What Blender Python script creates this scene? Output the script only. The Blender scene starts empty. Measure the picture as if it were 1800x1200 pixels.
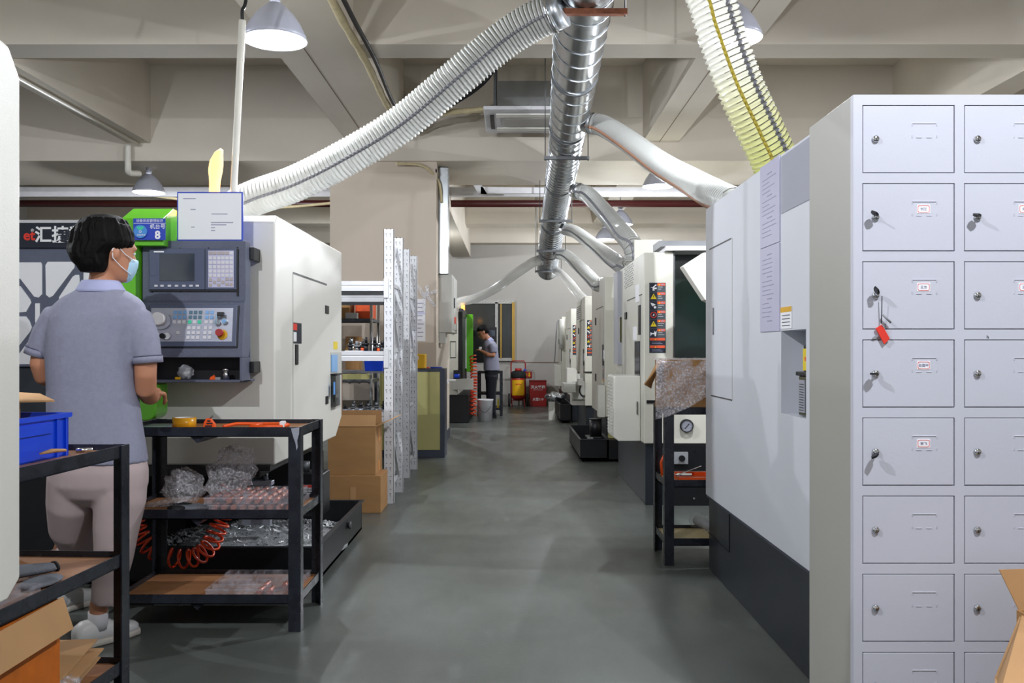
import bpy, math, random
from mathutils import Vector, Matrix, Euler
random.seed(7)
SC = bpy.context.scene
COL = SC.collection
R = math.radians

# ---------------------------------------------------------------- camera, world, exposure
CAM_Z, HOR, F = 1.18, 615.0, 1600.0
cd = bpy.data.cameras.new('camera'); cam = bpy.data.objects.new('camera', cd); COL.objects.link(cam)
cd.sensor_fit = 'HORIZONTAL'; cd.sensor_width = 36.0; cd.lens = 36.0 * F / 1800.0
cd.shift_y = (HOR - 600.0) / 1800.0
cd.clip_start = 0.05; cd.clip_end = 100
cam.location = (0, 0, CAM_Z); cam.rotation_euler = (R(90), 0, 0)
SC.camera = cam
SC.view_settings.view_transform = 'Standard'
try: SC.view_settings.look = 'None'
except Exception: pass
SC.view_settings.gamma = 1.0
SC.view_settings.use_curve_mapping = False
SC.view_settings.exposure = 0.35
w = bpy.data.worlds.new('daylight'); SC.world = w; w.use_nodes = True
bg = w.node_tree.nodes['Background']
bg.inputs[0].default_value = (0.93, 0.95, 1.0, 1); bg.inputs[1].default_value = 0.42
SC.cycles.max_bounces = 8
SC.cycles.diffuse_bounces = 4
SC.cycles.transparent_max_bounces = 12
SC.cycles.sample_clamp_indirect = 6.0
SC.cycles.caustics_reflective = False
SC.cycles.caustics_refractive = False

LAMP_W = 150.0          # watts of each pendant lamp
LAMP_COL = (0.90, 0.94, 1.0)
# pendant lamp rims: x, y, z (the first six are in view, the rest are unseen, added to brighten the hall)
LAMPS = [(-1.38, 5.3, 2.98), (1.27, 5.3, 2.99), (-4.27, 10.7, 3.03), (1.72, 10.7, 3.10), (1.62, 13.6, 3.05), (1.73, 17.0, 3.24),
         (-1.5, 0.9, 2.98), (1.3, 0.9, 2.98), (-4.3, 5.2, 3.0), (4.0, 5.2, 3.0), (-1.75, 15.2, 3.1)]

def px(u, v, Y):
    return Vector(((u - 900.0) * Y / F, Y, CAM_Z + (HOR - v) * Y / F))

# ---------------------------------------------------------------- materials
def lin(h):
    h = h.lstrip('#'); c = [int(h[i:i + 2], 16) / 255 for i in (0, 2, 4)]
    return tuple((x / 12.92 if x <= .04045 else ((x + .055) / 1.055) ** 2.4) for x in c) + (1,)

def mat(name, hexc, rough=.5, metal=0., var=.06, scale=6., bump=0., bscale=200., coat=0., trans=0., alpha=1., emit=0., ecol=None, stretch=None, hex2=None, ior=1.45, rvar=0., detail=4.):
    m = bpy.data.materials.new(name); m.use_nodes = True
    nt = m.node_tree; N = nt.nodes; L = nt.links; b = N['Principled BSDF']
    tc = N.new('ShaderNodeTexCoord'); mp = N.new('ShaderNodeMapping'); L.new(tc.outputs['Object'], mp.inputs[0])
    if stretch: mp.inputs['Scale'].default_value = stretch
    no = N.new('ShaderNodeTexNoise'); no.inputs['Scale'].default_value = scale; no.inputs['Detail'].default_value = detail
    L.new(mp.outputs[0], no.inputs['Vector'])
    c = lin(hexc)
    cr = N.new('ShaderNodeValToRGB'); L.new(no.outputs['Fac'], cr.inputs[0])
    cr.color_ramp.elements[0].position = .3; cr.color_ramp.elements[1].position = .7
    c2 = lin(hex2) if hex2 else tuple(min(1, x * (1 + var)) for x in c[:3]) + (1,)
    c1 = c if hex2 else tuple(x * (1 - var) for x in c[:3]) + (1,)
    cr.color_ramp.elements[0].color = c1; cr.color_ramp.elements[1].color = c2
    L.new(cr.outputs[0], b.inputs['Base Color'])
    b.inputs['Roughness'].default_value = rough; b.inputs['Metallic'].default_value = metal; b.inputs['IOR'].default_value = ior
    if rvar:
        mr = N.new('ShaderNodeMapRange'); L.new(no.outputs['Fac'], mr.inputs[0])
        mr.inputs[3].default_value = rough - rvar; mr.inputs[4].default_value = rough + rvar
        L.new(mr.outputs[0], b.inputs['Roughness'])
    if coat: b.inputs['Coat Weight'].default_value = coat; b.inputs['Coat Roughness'].default_value = .15
    if trans: b.inputs['Transmission Weight'].default_value = trans
    if alpha < 1: b.inputs['Alpha'].default_value = alpha
    if emit:
        b.inputs['Emission Color'].default_value = lin(ecol or hexc); b.inputs['Emission Strength'].default_value = emit
    if bump:
        n2 = N.new('ShaderNodeTexNoise'); n2.inputs['Scale'].default_value = bscale; n2.inputs['Detail'].default_value = 2
        L.new(mp.outputs[0], n2.inputs['Vector'])
        bp = N.new('ShaderNodeBump'); bp.inputs['Strength'].default_value = bump; bp.inputs['Distance'].default_value = .004
        L.new(n2.outputs['Fac'], bp.inputs['Height']); L.new(bp.outputs[0], b.inputs['Normal'])
    return m

def hose_mat(name, hexc, transp=.2, transl=.45, gloss=.25, stain=False):
    m = bpy.data.materials.new(name); m.use_nodes = True
    nt = m.node_tree; N = nt.nodes; L = nt.links; b = N['Principled BSDF']; out = N['Material Output']
    tc = N.new('ShaderNodeTexCoord'); no = N.new('ShaderNodeTexNoise'); no.inputs['Scale'].default_value = 4
    L.new(tc.outputs['Object'], no.inputs['Vector'])
    cr = N.new('ShaderNodeValToRGB'); L.new(no.outputs['Fac'], cr.inputs[0]); c = lin(hexc)
    cr.color_ramp.elements[0].color = tuple(x * .86 for x in c[:3]) + (1,); cr.color_ramp.elements[1].color = c
    col = cr.outputs[0]
    if stain:      # oil-stained yellow towards the machine end
        sx = N.new('ShaderNodeSeparateXYZ'); L.new(tc.outputs['Object'], sx.inputs[0]); r2 = N.new('ShaderNodeValToRGB'); L.new(sx.outputs[2], r2.inputs[0])
        e = r2.color_ramp.elements; e[0].color = lin('#cfd282'); e[1].color = lin('#f6f5ee'); e[1].position = .5; k = e.new(.3); k.color = lin('#ebe9c4'); col = r2.outputs[0]
    L.new(col, b.inputs['Base Color']); b.inputs['Roughness'].default_value = gloss; b.inputs['Coat Weight'].default_value = .5
    tl = N.new('ShaderNodeBsdfTranslucent'); L.new(col, tl.inputs[0])
    tp = N.new('ShaderNodeBsdfTransparent')
    m1 = N.new('ShaderNodeMixShader'); m1.inputs[0].default_value = transl; L.new(b.outputs[0], m1.inputs[1]); L.new(tl.outputs[0], m1.inputs[2])
    m2 = N.new('ShaderNodeMixShader'); m2.inputs[0].default_value = transp; L.new(m1.outputs[0], m2.inputs[1]); L.new(tp.outputs[0], m2.inputs[2])
    L.new(m2.outputs[0], out.inputs[0])
    return m

def film_mat(name, hexc='#e8e8ee', fac=.3, bump=.6, bscale=60, rough=.12, flat=False):
    """clear plastic film: mostly transparent with a glossy, crinkled skin"""
    m = bpy.data.materials.new(name); m.use_nodes = True
    nt = m.node_tree; N = nt.nodes; L = nt.links; b = N['Principled BSDF']; out = N['Material Output']
    b.inputs['Base Color'].default_value = lin(hexc); b.inputs['Roughness'].default_value = rough; b.inputs['Specular IOR Level'].default_value = 1.0
    tc = N.new('ShaderNodeTexCoord'); no = N.new('ShaderNodeTexVoronoi'); no.inputs['Scale'].default_value = bscale
    L.new(tc.outputs['Object'], no.inputs['Vector'])
    bp = N.new('ShaderNodeBump'); bp.inputs['Strength'].default_value = bump; bp.inputs['Distance'].default_value = .006
    L.new(no.outputs['Distance'], bp.inputs['Height']); L.new(bp.outputs[0], b.inputs['Normal'])
    tp = N.new('ShaderNodeBsdfTransparent'); mx = N.new('ShaderNodeMixShader'); mx.inputs[0].default_value = fac
    mr = N.new('ShaderNodeMapRange'); L.new(no.outputs['Distance'], mr.inputs[0]); mr.inputs[2].default_value = .7; mr.inputs[3].default_value = fac if flat else min(1, fac * 1.7); mr.inputs[4].default_value = fac if flat else fac * .45  # higher opacity at cell centres stands in for highlights on the bubbles
    L.new(mr.outputs[0], mx.inputs[0])
    L.new(tp.outputs[0], mx.inputs[1]); L.new(b.outputs[0], mx.inputs[2]); L.new(mx.outputs[0], out.inputs[0])
    return m

def floor_mat():
    m = bpy.data.materials.new('epoxy_floor'); m.use_nodes = True
    nt = m.node_tree; N = nt.nodes; L = nt.links; b = N['Principled BSDF']
    tc = N.new('ShaderNodeTexCoord')
    def noise(s, d=4, sc=None):
        n = N.new('ShaderNodeTexNoise'); n.inputs['Scale'].default_value = s; n.inputs['Detail'].default_value = d
        if sc:
            mp = N.new('ShaderNodeMapping'); mp.inputs['Scale'].default_value = sc; L.new(tc.outputs['Object'], mp.inputs[0]); L.new(mp.outputs[0], n.inputs[0])
        else: L.new(tc.outputs['Object'], n.inputs[0])
        return n
    n1 = noise(.9, 5); n2 = noise(7, 6, (1, .35, 1)); n3 = noise(60, 2)
    cr = N.new('ShaderNodeValToRGB'); L.new(n1.outputs[0], cr.inputs[0])
    cr.color_ramp.elements[0].position = .35; cr.color_ramp.elements[1].position = .68
    cr.color_ramp.elements[0].color = lin('#50534f'); cr.color_ramp.elements[1].color = lin('#656b67')
    cr2 = N.new('ShaderNodeValToRGB'); L.new(n2.outputs[0], cr2.inputs[0])
    cr2.color_ramp.elements[0].position = .62; cr2.color_ramp.elements[1].position = .82
    cr2.color_ramp.elements[0].color = (0, 0, 0, 1); cr2.color_ramp.elements[1].color = (.35, .35, .35, 1)
    mx = N.new('ShaderNodeMixRGB'); L.new(cr2.outputs[0], mx.inputs[0]); L.new(cr.outputs[0], mx.inputs[1]); mx.inputs[2].default_value = lin('#828a87')
    L.new(mx.outputs[0], b.inputs['Base Color'])
    mr = N.new('ShaderNodeMapRange'); L.new(n2.outputs[0], mr.inputs[0]); mr.inputs[3].default_value = .2; mr.inputs[4].default_value = .5
    L.new(mr.outputs[0], b.inputs['Roughness'])
    bp = N.new('ShaderNodeBump'); bp.inputs['Strength'].default_value = .05; bp.inputs['Distance'].default_value = .01
    L.new(n3.outputs[0], bp.inputs['Height']); L.new(bp.outputs[0], b.inputs['Normal'])
    return m

M = dict(
    floor=floor_mat(),
    wall=mat('cream_wall_paint', '#c9bcad', .75, var=.03, scale=1.5, bump=.05, bscale=40),
    wallf=mat('grey_white_wall_paint', '#a39f99', .75, var=.03, scale=1.2),
    ceil=mat('ceiling_paint', '#cfc7ba', .85, var=.05, scale=1.2, bump=.08, bscale=25),
    crack=mat('dark_crack', '#7a6a58', .9),
    white=mat('machine_white_paint', '#dcdad2', .38, var=.02, scale=3, bump=.12, bscale=420),
    wht2=mat('machine_cool_white_paint', '#d3d6de', .35, var=.02, scale=3, bump=.10, bscale=420),
    cream=mat('machine_cream_paint', '#d2d0c4', .4, var=.03, scale=3, bump=.1, bscale=420),
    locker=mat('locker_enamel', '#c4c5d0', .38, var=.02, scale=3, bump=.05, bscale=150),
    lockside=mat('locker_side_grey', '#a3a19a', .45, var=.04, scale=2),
    lside=mat('locker_side_enamel', '#bdbcb6', .45, var=.03, scale=2),
    dark=mat('charcoal_paint', '#272c33', .38, var=.12, scale=4, bump=.1, bscale=300),
    black=mat('black_paint', '#101115', .42, var=.2, scale=5),
    blackg=mat('black_gloss_steel', '#23262e', .28, var=.25, scale=14, rvar=.1, bump=.1, bscale=60),
    cpanel=mat('panel_textured_grey', '#5d6275', .45, var=.10, scale=8, bump=.6, bscale=260),
    cpan2=mat('panel_smooth_grey', '#555d75', .3, var=.05),
    screen=mat('screen_glass', '#3c434e', .12, var=.15, scale=9, coat=.6),
    alu=mat('brushed_label_aluminium', '#b4b7c4', .3, .4, var=.06, stretch=(1, 1, 14)),
    key=mat('key_white', '#d9d8de', .4), keyt=mat('key_tan', '#b5aaa6', .45), keyb=mat('key_blue', '#7fb0e2', .35), keyd=mat('key_teal', '#54788a', .35), keyg=mat('key_green', '#33a883', .35, emit=.3),
    green=mat('green_gloss_paint', '#62bd20', .28, var=.04, coat=.4),
    blue=mat('sign_blue', '#2a45b5', .35), blue2=mat('sign_light_blue', '#4a8fd6', .35), crate=mat('blue_plastic', '#1247dd', .32, var=.05, scale=8),
    paper=mat('white_paper', '#eeeef2', .6, var=.01), paperl=mat('lavender_sleeve_paper', '#c3c2de', .3, var=.04, coat=.6),
    ink=mat('grey_ink', '#8d8fa6', .7), inkd=mat('black_ink', '#20222a', .6), inkw=mat('white_lettering', '#f0f0f2', .5, emit=.0), inkr=mat('red_lettering', '#e03a2c', .5),
    card=mat('cardboard', '#a87e50', .85, var=.08, scale=5, bump=.08, bscale=90, stretch=(1, 1, 3)), cardl=mat('light_cardboard', '#b98f62', .85, var=.08, scale=5),
    cardo=mat('orange_taped_cardboard', '#cc6a12', .6, var=.0, hex2='#a1540f', scale=9, bump=.4, bscale=30), tapeo=mat('orange_tape', '#d68a2a', .3),
    ply=mat('worn_plywood', '#a2724a', .6, var=.0, hex2='#8a5a38', scale=3, stretch=(1, 6, 1), detail=8), plyl=mat('pale_plywood', '#cbb98a', .6, var=.06, scale=4),
    grey=mat('galvanised_rack_paint', '#c9c9cc', .45, var=.05, scale=10), greyd=mat('darker_rack_steel', '#8d8f93', .5, var=.1),  # greyd: plain darker grey steel for boards, slots and small parts
    steel=mat('galvanised_steel', '#a9adb0', .26, .95, var=.10, scale=3, rvar=.08, stretch=(1, .3, 1)), steeld=mat('seam_steel', '#b8bcc0', .3, .9),
    chrome=mat('chrome', '#d5d7da', .12, 1., var=.02), iron=mat('dark_iron', '#5a5c5e', .5, .6), rust=mat('rusty_steel', '#7b4a34', .8, .2, var=.3, scale=30),
    hose=hose_mat('clear_ribbed_hose', '#d6d7d4', .26, .38), hosey=hose_mat('yellowed_ribbed_hose', '#f2f1e6', .08, .6, stain=True), hosesm=hose_mat('smooth_clear_hose', '#c9c9c6', .35, .4, .15),
    wire=mat('hose_wire', '#5b594a', .5), stripe=mat('hose_grey_stripe', '#74757a', .4), stripey=mat('hose_stain_stripe', '#b9a63a', .5), stripeo=mat('hose_brown_stripe', '#a57a62', .5),
    lampw=mat('lamp_shade_enamel', '#a9abb8', .35), lampi=mat('lamp_inner', '#ffffff', .5, emit=9., ecol='#f0f4ff'), lampn=mat('lamp_neck', '#8c8d94', .4),
    amber=mat('amber_lamp', '#ffb050', .4, emit=6., ecol='#ffa030'), ambp=mat('glowing_paper_sleeve', '#ffdf9f', .6, emit=1.7, ecol='#ffb650'),  # lamplight through the paper sleeve is put into its material as emission
    pipe=mat('white_conduit', '#dcd9cf', .4), insul=mat('beige_pipe_wrap', '#c9bb95', .75, var=.1, scale=20), redp=mat('red_pipe_paint', '#431716', .4), cable=mat('black_cable', '#17181b', .5),
    skin=mat('skin', '#b98062', .5, var=.05, scale=12), hair=mat('black_hair', '#0a0807', .7, var=.4, scale=14, stretch=(6, 6, .7), bump=.5, bscale=60),
    shirt=mat('grey_blue_jersey', '#8a8b9e', .85, var=.05, scale=60, bump=.25, bscale=350), collar=mat('lavender_collar', '#a5a9cc', .85), trim=mat('shirt_piping', '#55576c', .8),
    pants=mat('pale_mauve_cotton', '#b5a3a2', .85, var=.05, scale=8, bump=.9, bscale=5), pantd=mat('black_trousers', '#11131c', .85), shoe=mat('white_leather', '#d9d7d6', .4, var=.03), sole=mat('shoe_sole', '#c7c0b6', .6), mask=mat('blue_face_mask', '#a6c9de', .7), sock=mat('white_sock', '#cfcdd0', .85),
    orange=mat('orange_plastic', '#ee5a1c', .35), coil=mat('orange_air_hose', '#ef4a1c', .3, coat=.4), tape=mat('yellow_tape', '#e0a11c', .25), yellow=mat('yellow_paint', '#e0ab16', .4), red=mat('red_paint', '#a3201c', .35), redk=mat('dark_red_paint', '#8a1f1d', .5),
    cabd=mat('cabinet_slate_frame', '#3e4350', .45), caby=mat('cabinet_khaki_door', '#b5af72', .5, var=.03), glass=mat('dark_window_glass', '#2e312f', .08, coat=.5), yfr=mat('yellow_frame_film', '#a8842c', .5), tapeg=mat('printed_frame_film', '#8f8d88', .5, var=.0, hex2='#b9b7b2', scale=40),
    film=film_mat('bubble_wrap', '#f8f4f8', .30, 1., 75, .08), clear=film_mat('clear_plastic', '#cfcfd8', .16, .3, 30), bag=film_mat('clear_bag', '#e9e9ef', .34, 1., 45), sheet=film_mat('protective_film', '#c8cada', .5, .15, 6, .3, True),
    copper=mat('pink_copper', '#c98d80', .3, .5, var=.1), chips=mat('metal_shavings', '#cfd2d6', .3, .55, var=.5, scale=120, bump=1., bscale=160), glove=mat('grey_knit_glove', '#6c6f76', .9, bump=.5, bscale=200), glovp=mat('black_glove_palm', '#17171a', .7),
    bucket=mat('white_bucket_plastic', '#dedee4', .4), rubber=mat('rubber', '#141414', .8), wood=mat('wood_board', '#7d5a42', .7, var=.15, stretch=(1, 1, .2)), dgreen=mat('machine_interior_green', '#10241f', .25, var=.2, coat=.5), foil=mat('silver_foil', '#b9bcc0', .2, .9, var=.2, scale=60, bump=1., bscale=60), wnn=mat('warning_orange', '#e2562f', .45), wnb=mat('warning_black', '#1d2230', .5), wng=mat('warning_grey', '#444b50', .5), wny=mat('warning_yellow', '#e6cc1f', .45), ledg=mat('green_led', '#40e080', .4, emit=3.),
)

M['hair'].node_tree.nodes['Principled BSDF'].inputs['Specular IOR Level'].default_value = .15
# ---------------------------------------------------------------- mesh builder
ORG = {}
def link(o): COL.objects.link(o); return o

def props(o, label=None, cat=None, group=None, kind=None):
    if label: o['label'] = label
    if cat: o['category'] = cat
    if group: o['group'] = group
    if kind: o['kind'] = kind
    return o

def thing(name, label, cat, loc=(0, 0, 0), group=None):
    o = bpy.data.objects.new(name, None); link(o); o.location = loc; o.empty_display_size = .1
    ORG[o.name] = Vector(loc)
    return props(o, label, cat, group)

class MB:
    def __init__(s): s.v = []; s.f = []; s.s = []; s.xf = None
    def add(s, vs, fs, sm=False):
        n = len(s.v)
        for p in vs:
            p = Vector(p); s.v.append(s.xf @ p if s.xf else p)
        for f in fs: s.f.append([i + n for i in f]); s.s.append(sm)
        return s
    def box(s, x0, x1, y0, y1, z0, z1):
        return s.add([(x0, y0, z0), (x1, y0, z0), (x1, y1, z0), (x0, y1, z0), (x0, y0, z1), (x1, y0, z1), (x1, y1, z1), (x0, y1, z1)],
                     [(0, 3, 2, 1), (4, 5, 6, 7), (0, 1, 5, 4), (1, 2, 6, 5), (2, 3, 7, 6), (3, 0, 4, 7)])
    def prism(s, pts, ax, a, b):
        def P(p, t): return {'x': (t, p[0], p[1]), 'y': (p[0], t, p[1]), 'z': (p[0], p[1], t)}[ax]
        n = len(pts)
        return s.add([P(p, a) for p in pts] + [P(p, b) for p in pts],
                     [list(range(n - 1, -1, -1)), list(range(n, 2 * n))] + [(i, (i + 1) % n, n + (i + 1) % n, n + i) for i in range(n)])
    def slab(s, quad, th):
        q = [Vector(p) for p in quad]; nn = (q[1] - q[0]).cross(q[-1] - q[0]).normalized() * th; n = len(q)
        return s.add(q + [p + nn for p in q], [list(range(n - 1, -1, -1)), list(range(n, 2 * n))] + [(i, (i + 1) % n, n + (i + 1) % n, n + i) for i in range(n)])
    def tube(s, pts, r, seg=8, cap=True, sm=True, flat=1.):
        pts = [Vector(p) for p in pts]; n = len(pts)
        rs = r if isinstance(r, (list, tuple)) else [r] * n
        T = [(pts[min(i + 1, n - 1)] - pts[max(i - 1, 0)]).normalized() for i in range(n)]
        up = Vector((0, 0, 1)) if abs(T[0].z) < .9 else Vector((1, 0, 0))
        a = T[0].cross(up).normalized(); vs = []
        for i in range(n):
            a = (a - T[i] * a.dot(T[i])).normalized(); b = T[i].cross(a)
            for k in range(seg):
                t = 2 * math.pi * k / seg; vs.append(pts[i] + (a * math.cos(t) + b * math.sin(t) * flat) * rs[i])
        fs = [(i * seg + k, i * seg + (k + 1) % seg, (i + 1) * seg + (k + 1) % seg, (i + 1) * seg + k) for i in range(n - 1) for k in range(seg)]
        s.add(vs, fs, sm)
        if cap:
            s.f.append([len(s.v) - n * seg + k for k in range(seg)][::-1]); s.s.append(False)
            s.f.append([len(s.v) - seg + k for k in range(seg)]); s.s.append(False)
        return s
    def cyl(s, a, b, r, seg=16, r2=None):
        return s.tube([a, b], [r, r if r2 is None else r2], seg)
    def lathe(s, prof, c=(0, 0, 0), ax='z', seg=24, closed=False):
        vs = []
        for r, h in prof:
            for k in range(seg):
                t = 2 * math.pi * k / seg; x, y = r * math.cos(t), r * math.sin(t)
                p = {'z': (x, y, h), 'y': (x, h, y), 'x': (h, x, y)}[ax]; vs.append((c[0] + p[0], c[1] + p[1], c[2] + p[2]))
        n = len(prof)
        fs = [(i * seg + k, i * seg + (k + 1) % seg, (i + 1) * seg + (k + 1) % seg, (i + 1) * seg + k) for i in range(n - 1) for k in range(seg)]
        if closed: fs += [((n - 1) * seg + k, (n - 1) * seg + (k + 1) % seg, (k + 1) % seg, k) for k in range(seg)]
        else: fs += [list(range(seg))[::-1], [(n - 1) * seg + k for k in range(seg)]]
        return s.add(vs, fs, True)
    def loft(s, rings, seg=24, p=2.0):
        vs = []
        for (cx, cy, cz, rx, ry) in rings:
            for k in range(seg):
                t = 2 * math.pi * k / seg; c, q = math.cos(t), math.sin(t)
                vs.append((cx + rx * math.copysign(abs(c) ** (2 / p), c), cy + ry * math.copysign(abs(q) ** (2 / p), q), cz))
        n = len(rings)
        fs = [(i * seg + k, i * seg + (k + 1) % seg, (i + 1) * seg + (k + 1) % seg, (i + 1) * seg + k) for i in range(n - 1) for k in range(seg)]
        return s.add(vs, fs + [list(range(seg))[::-1], [(n - 1) * seg + k for k in range(seg)]], True)
    def ball(s, c, rx, ry=None, rz=None, seg=16):
        ry = ry or rx; rz = rz or rx; n = seg // 2
        return s.loft([(c[0], c[1], c[2] - rz * math.cos(math.pi * (i + .02) / (n + .04)), rx * math.sin(math.pi * (i + .02) / (n + .04)), ry * math.sin(math.pi * (i + .02) / (n + .04))) for i in range(n + 1)], seg)
    def build(s, name, m, parent=None, bevel=0., loc=None, label=None, cat=None, group=None, kind=None, remesh=0., smooth=0, seg=2):
        me = bpy.data.meshes.new(name)
        org = ORG[parent.name] if parent else Vector(loc or (0, 0, 0))
        me.from_pydata([tuple(p - org) for p in s.v], [], s.f); me.materials.append(M[m] if isinstance(m, str) else m)
        me.polygons.foreach_set('use_smooth', s.s)
        import bmesh
        bm = bmesh.new(); bm.from_mesh(me); bmesh.ops.recalc_face_normals(bm, faces=bm.faces); bm.to_mesh(me); bm.free(); me.update()
        o = bpy.data.objects.new(name, me); link(o); ORG[o.name] = org
        if parent: o.parent = parent
        elif loc: o.location = loc
        if remesh:
            md = o.modifiers.new('remesh', 'REMESH'); md.mode = 'VOXEL'; md.voxel_size = remesh; md.use_smooth_shade = True
        if smooth:
            md = o.modifiers.new('smooth', 'SMOOTH'); md.iterations = smooth; md.factor = .5
        if bevel:
            md = o.modifiers.new('bevel', 'BEVEL'); md.width = bevel; md.segments = seg; md.limit_method = 'ANGLE'; md.angle_limit = R(40); md.harden_normals = True
        return props(o, label, cat, group, kind)

def struct(name, mb, m): return mb.build(name, m, None, kind='structure')

def spline(pts, n):
    """Catmull-Rom through pts, n samples in all"""
    P = [Vector(p) for p in pts]; P = [P[0] * 2 - P[1]] + P + [P[-1] * 2 - P[-2]]; out = []; k = len(P) - 3
    for i in range(n):
        t = i * k / (n - 1); j = min(int(t), k - 1); t -= j; a, b, c, d = P[j:j + 4]
        out.append(.5 * ((2 * b) + (c - a) * t + (2 * a - 5 * b + 4 * c - d) * t * t + (3 * b - a - 3 * c + d) * t ** 3))
    return out

def text(s, size, o, facing, m, name, parent, align='CENTER', bold=0., sx=1.):
    cu = bpy.data.curves.new('t', 'FONT'); cu.body = s; cu.size = size; cu.align_x = align; cu.align_y = 'CENTER'; cu.extrude = .0004; cu.offset = bold; cu.resolution_u = 2
    ob = bpy.data.objects.new('t', cu); link(ob)
    dg = bpy.context.evaluated_depsgraph_get(); me = bpy.data.meshes.new_from_object(ob.evaluated_get(dg))
    rz = {'cam': 0, '+x': 90, '-x': -90}[facing] if isinstance(facing, str) else facing
    mx = Matrix.Translation(Vector(o)) @ Euler((R(90), 0, R(rz))).to_matrix().to_4x4() @ Matrix.Diagonal((sx, 1, 1, 1))
    mb = MB(); mb.add([mx @ v.co for v in me.vertices], [list(p.vertices) for p in me.polygons])
    bpy.data.objects.remove(ob); bpy.data.curves.remove(cu); bpy.data.meshes.remove(me)
    if not mb.v: return None
    return mb.build(name, m, parent)
# ---------------------------------------------------------------- the setting
struct('floor', MB().box(-9.2, 6.7, -4, 19.7, -.12, 0), 'floor')
struct('ceiling', MB().box(-9.2, 6.7, -4, 19.7, 4.4, 4.55), 'ceil')
struct('wall_back', MB().box(-9.2, 6.7, 19.5, 19.7, 0, 4.4), 'wallf')
struct('wall_left', MB().box(-9.2, -9.0, -4, 19.5, 0, 4.4), 'wallf')
struct('wall_right', MB().box(6.5, 6.7, -4, 19.5, 0, 4.4), 'wall')
beams = [('A', -9, 6.5, 7.0, 7.33, 3.53), ('B', -9, 6.5, 10.3, 11.8, 3.32), ('C', -9, 6.5, 16.9, 17.5, 3.53), ('D', -9, 6.5, 19.1, 19.5, 3.43)]
ysp = [(-4, 7.0), (7.33, 10.3), (11.8, 16.9), (17.5, 19.1)]
for _, x0, x1, y0, y1, zb in beams:
    struct('ceiling_beam', MB().box(x0, x1, y0, y1, zb, 4.4), 'ceil')
for x0, x1, zb in ((-1.86, -1.22, 3.53), (1.48, 1.88, 3.53), (-4.35, -4.09, 3.52), (4.31, 4.6, 3.53)):
    for y0, y1 in ysp[:2] if abs(x0) > 2 else ysp[:2]:
        struct('ceiling_beam', MB().box(x0, x1, y0, y1, zb, 4.4), 'ceil')
struct('ceiling_beam', MB().box(-1.25, -.87, 12.3, 19.1, 3.13, 4.4), 'ceil')
struct('ceiling_beam', MB().box(1.5, 1.88, 11.8, 16.9, 3.53, 4.4), 'ceil')
# hairline joints on the long beams
struct('trim_1', MB().box(-1.625, -1.618, 3, 10.29, 3.527, 3.531), 'crack')
struct('trim_2', MB().box(1.66, 1.667, 3, 10.29, 3.527, 3.531), 'crack')
pil = MB().box(-2.07, -.86, 10.35, 12.5, 0, 3.32); struct('wall_pillar', pil, 'wall')
struct('trim_3', MB().box(-2.075, -.855, 10.345, 10.36, 3.20, 3.235).box(-.87, -.855, 10.345, 12.5, 3.20, 3.235), 'wall')
struct('baseboard_pillar', MB().box(-2.08, -.85, 10.34, 12.51, 0, .12), 'cabd')
struct('trim_4', MB().box(.05, 2.2, 19.49, 19.5, .91, .925), 'crack')
# far window
wn = MB().box(-1.14, .06, 19.42, 19.5, 2.17, 2.25).box(-1.14, .06, 19.42, 19.5, .95, 1.01).box(-1.14, -1.06, 19.42, 19.5, 1.0, 2.2).box(-.36, -.30, 19.42, 19.5, 1.0, 2.2)
wf = struct('window_1', wn, 'tapeg')
MB().box(.0, .06, 19.40, 19.5, .95, 2.2).build('window_frame', 'yfr', wf)
MB().box(-.25, -.22, 19.41, 19.45, 1.0, 2.17).build('window_frame', 'yfr', wf)
MB().box(-1.08, 0, 19.46, 19.49, 1.0, 2.18).build('window_pane', 'glass', wf)

# ---------------------------------------------------------------- pendant lamps
LBL = {0: 'large grey pendant lamp glowing white beside the white conduit pole', 1: 'pendant lamp half hidden behind the yellowed ribbed hose', 2: 'small pendant lamp above the dark-haired worker and the door sign board',
       3: 'pendant lamp glowing under the red sprinkler pipe right of the duct', 4: 'small pendant lamp partly behind a clear hose over the right machines', 5: 'smallest pendant lamp in view, farthest along the right row'}
for i, (x, y, z) in enumerate(LAMPS):
    t = thing('pendant_lamp', LBL.get(i, 'grey enamel pendant lamp added out of view to brighten the hall'), 'lamp', (x, y, z), 'pendant lamps over the aisle')
    MB().lathe([(.186, 0), (.178, .03), (.150, .09), (.11, .15), (.065, .195), (.04, .215), (.036, .213), (.06, .19), (.104, .147), (.144, .088), (.172, .03), (.181, 0)], (x, y, z), 'z', 32, True).build('lamp_shade', 'lampw', t)
    MB().lathe([(.177, .004), (.168, -.003), (.1, -.012), (.02, -.015), (.02, .0), (.17, .012)], (x, y, z), 'z', 28).build('bulb_lens', 'lampi', t)
    MB().cyl((x, y, z + .21), (x, y, z + .29), .03, 14).cyl((x, y, z + .25), (x, y, z + .262), .042, 14).build('lamp_neck', 'lampn', t)
    zt = 3.53 if (i in (0, 6)) else 4.4
    if y > 10.3 and y < 11.8: zt = 3.32
    MB().cyl((x, y, z + .28), (x, y, zt), .008, 6).build('hanging_rod', 'lampn', t)
    ld = bpy.data.lights.new('lamp_light', 'POINT'); ld.shadow_soft_size = .018; ld.energy = LAMP_W; ld.color = LAMP_COL
    lo = bpy.data.objects.new('lamp_light', ld); link(lo); lo.parent = t; lo.location = (0, 0, -.038)

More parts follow.
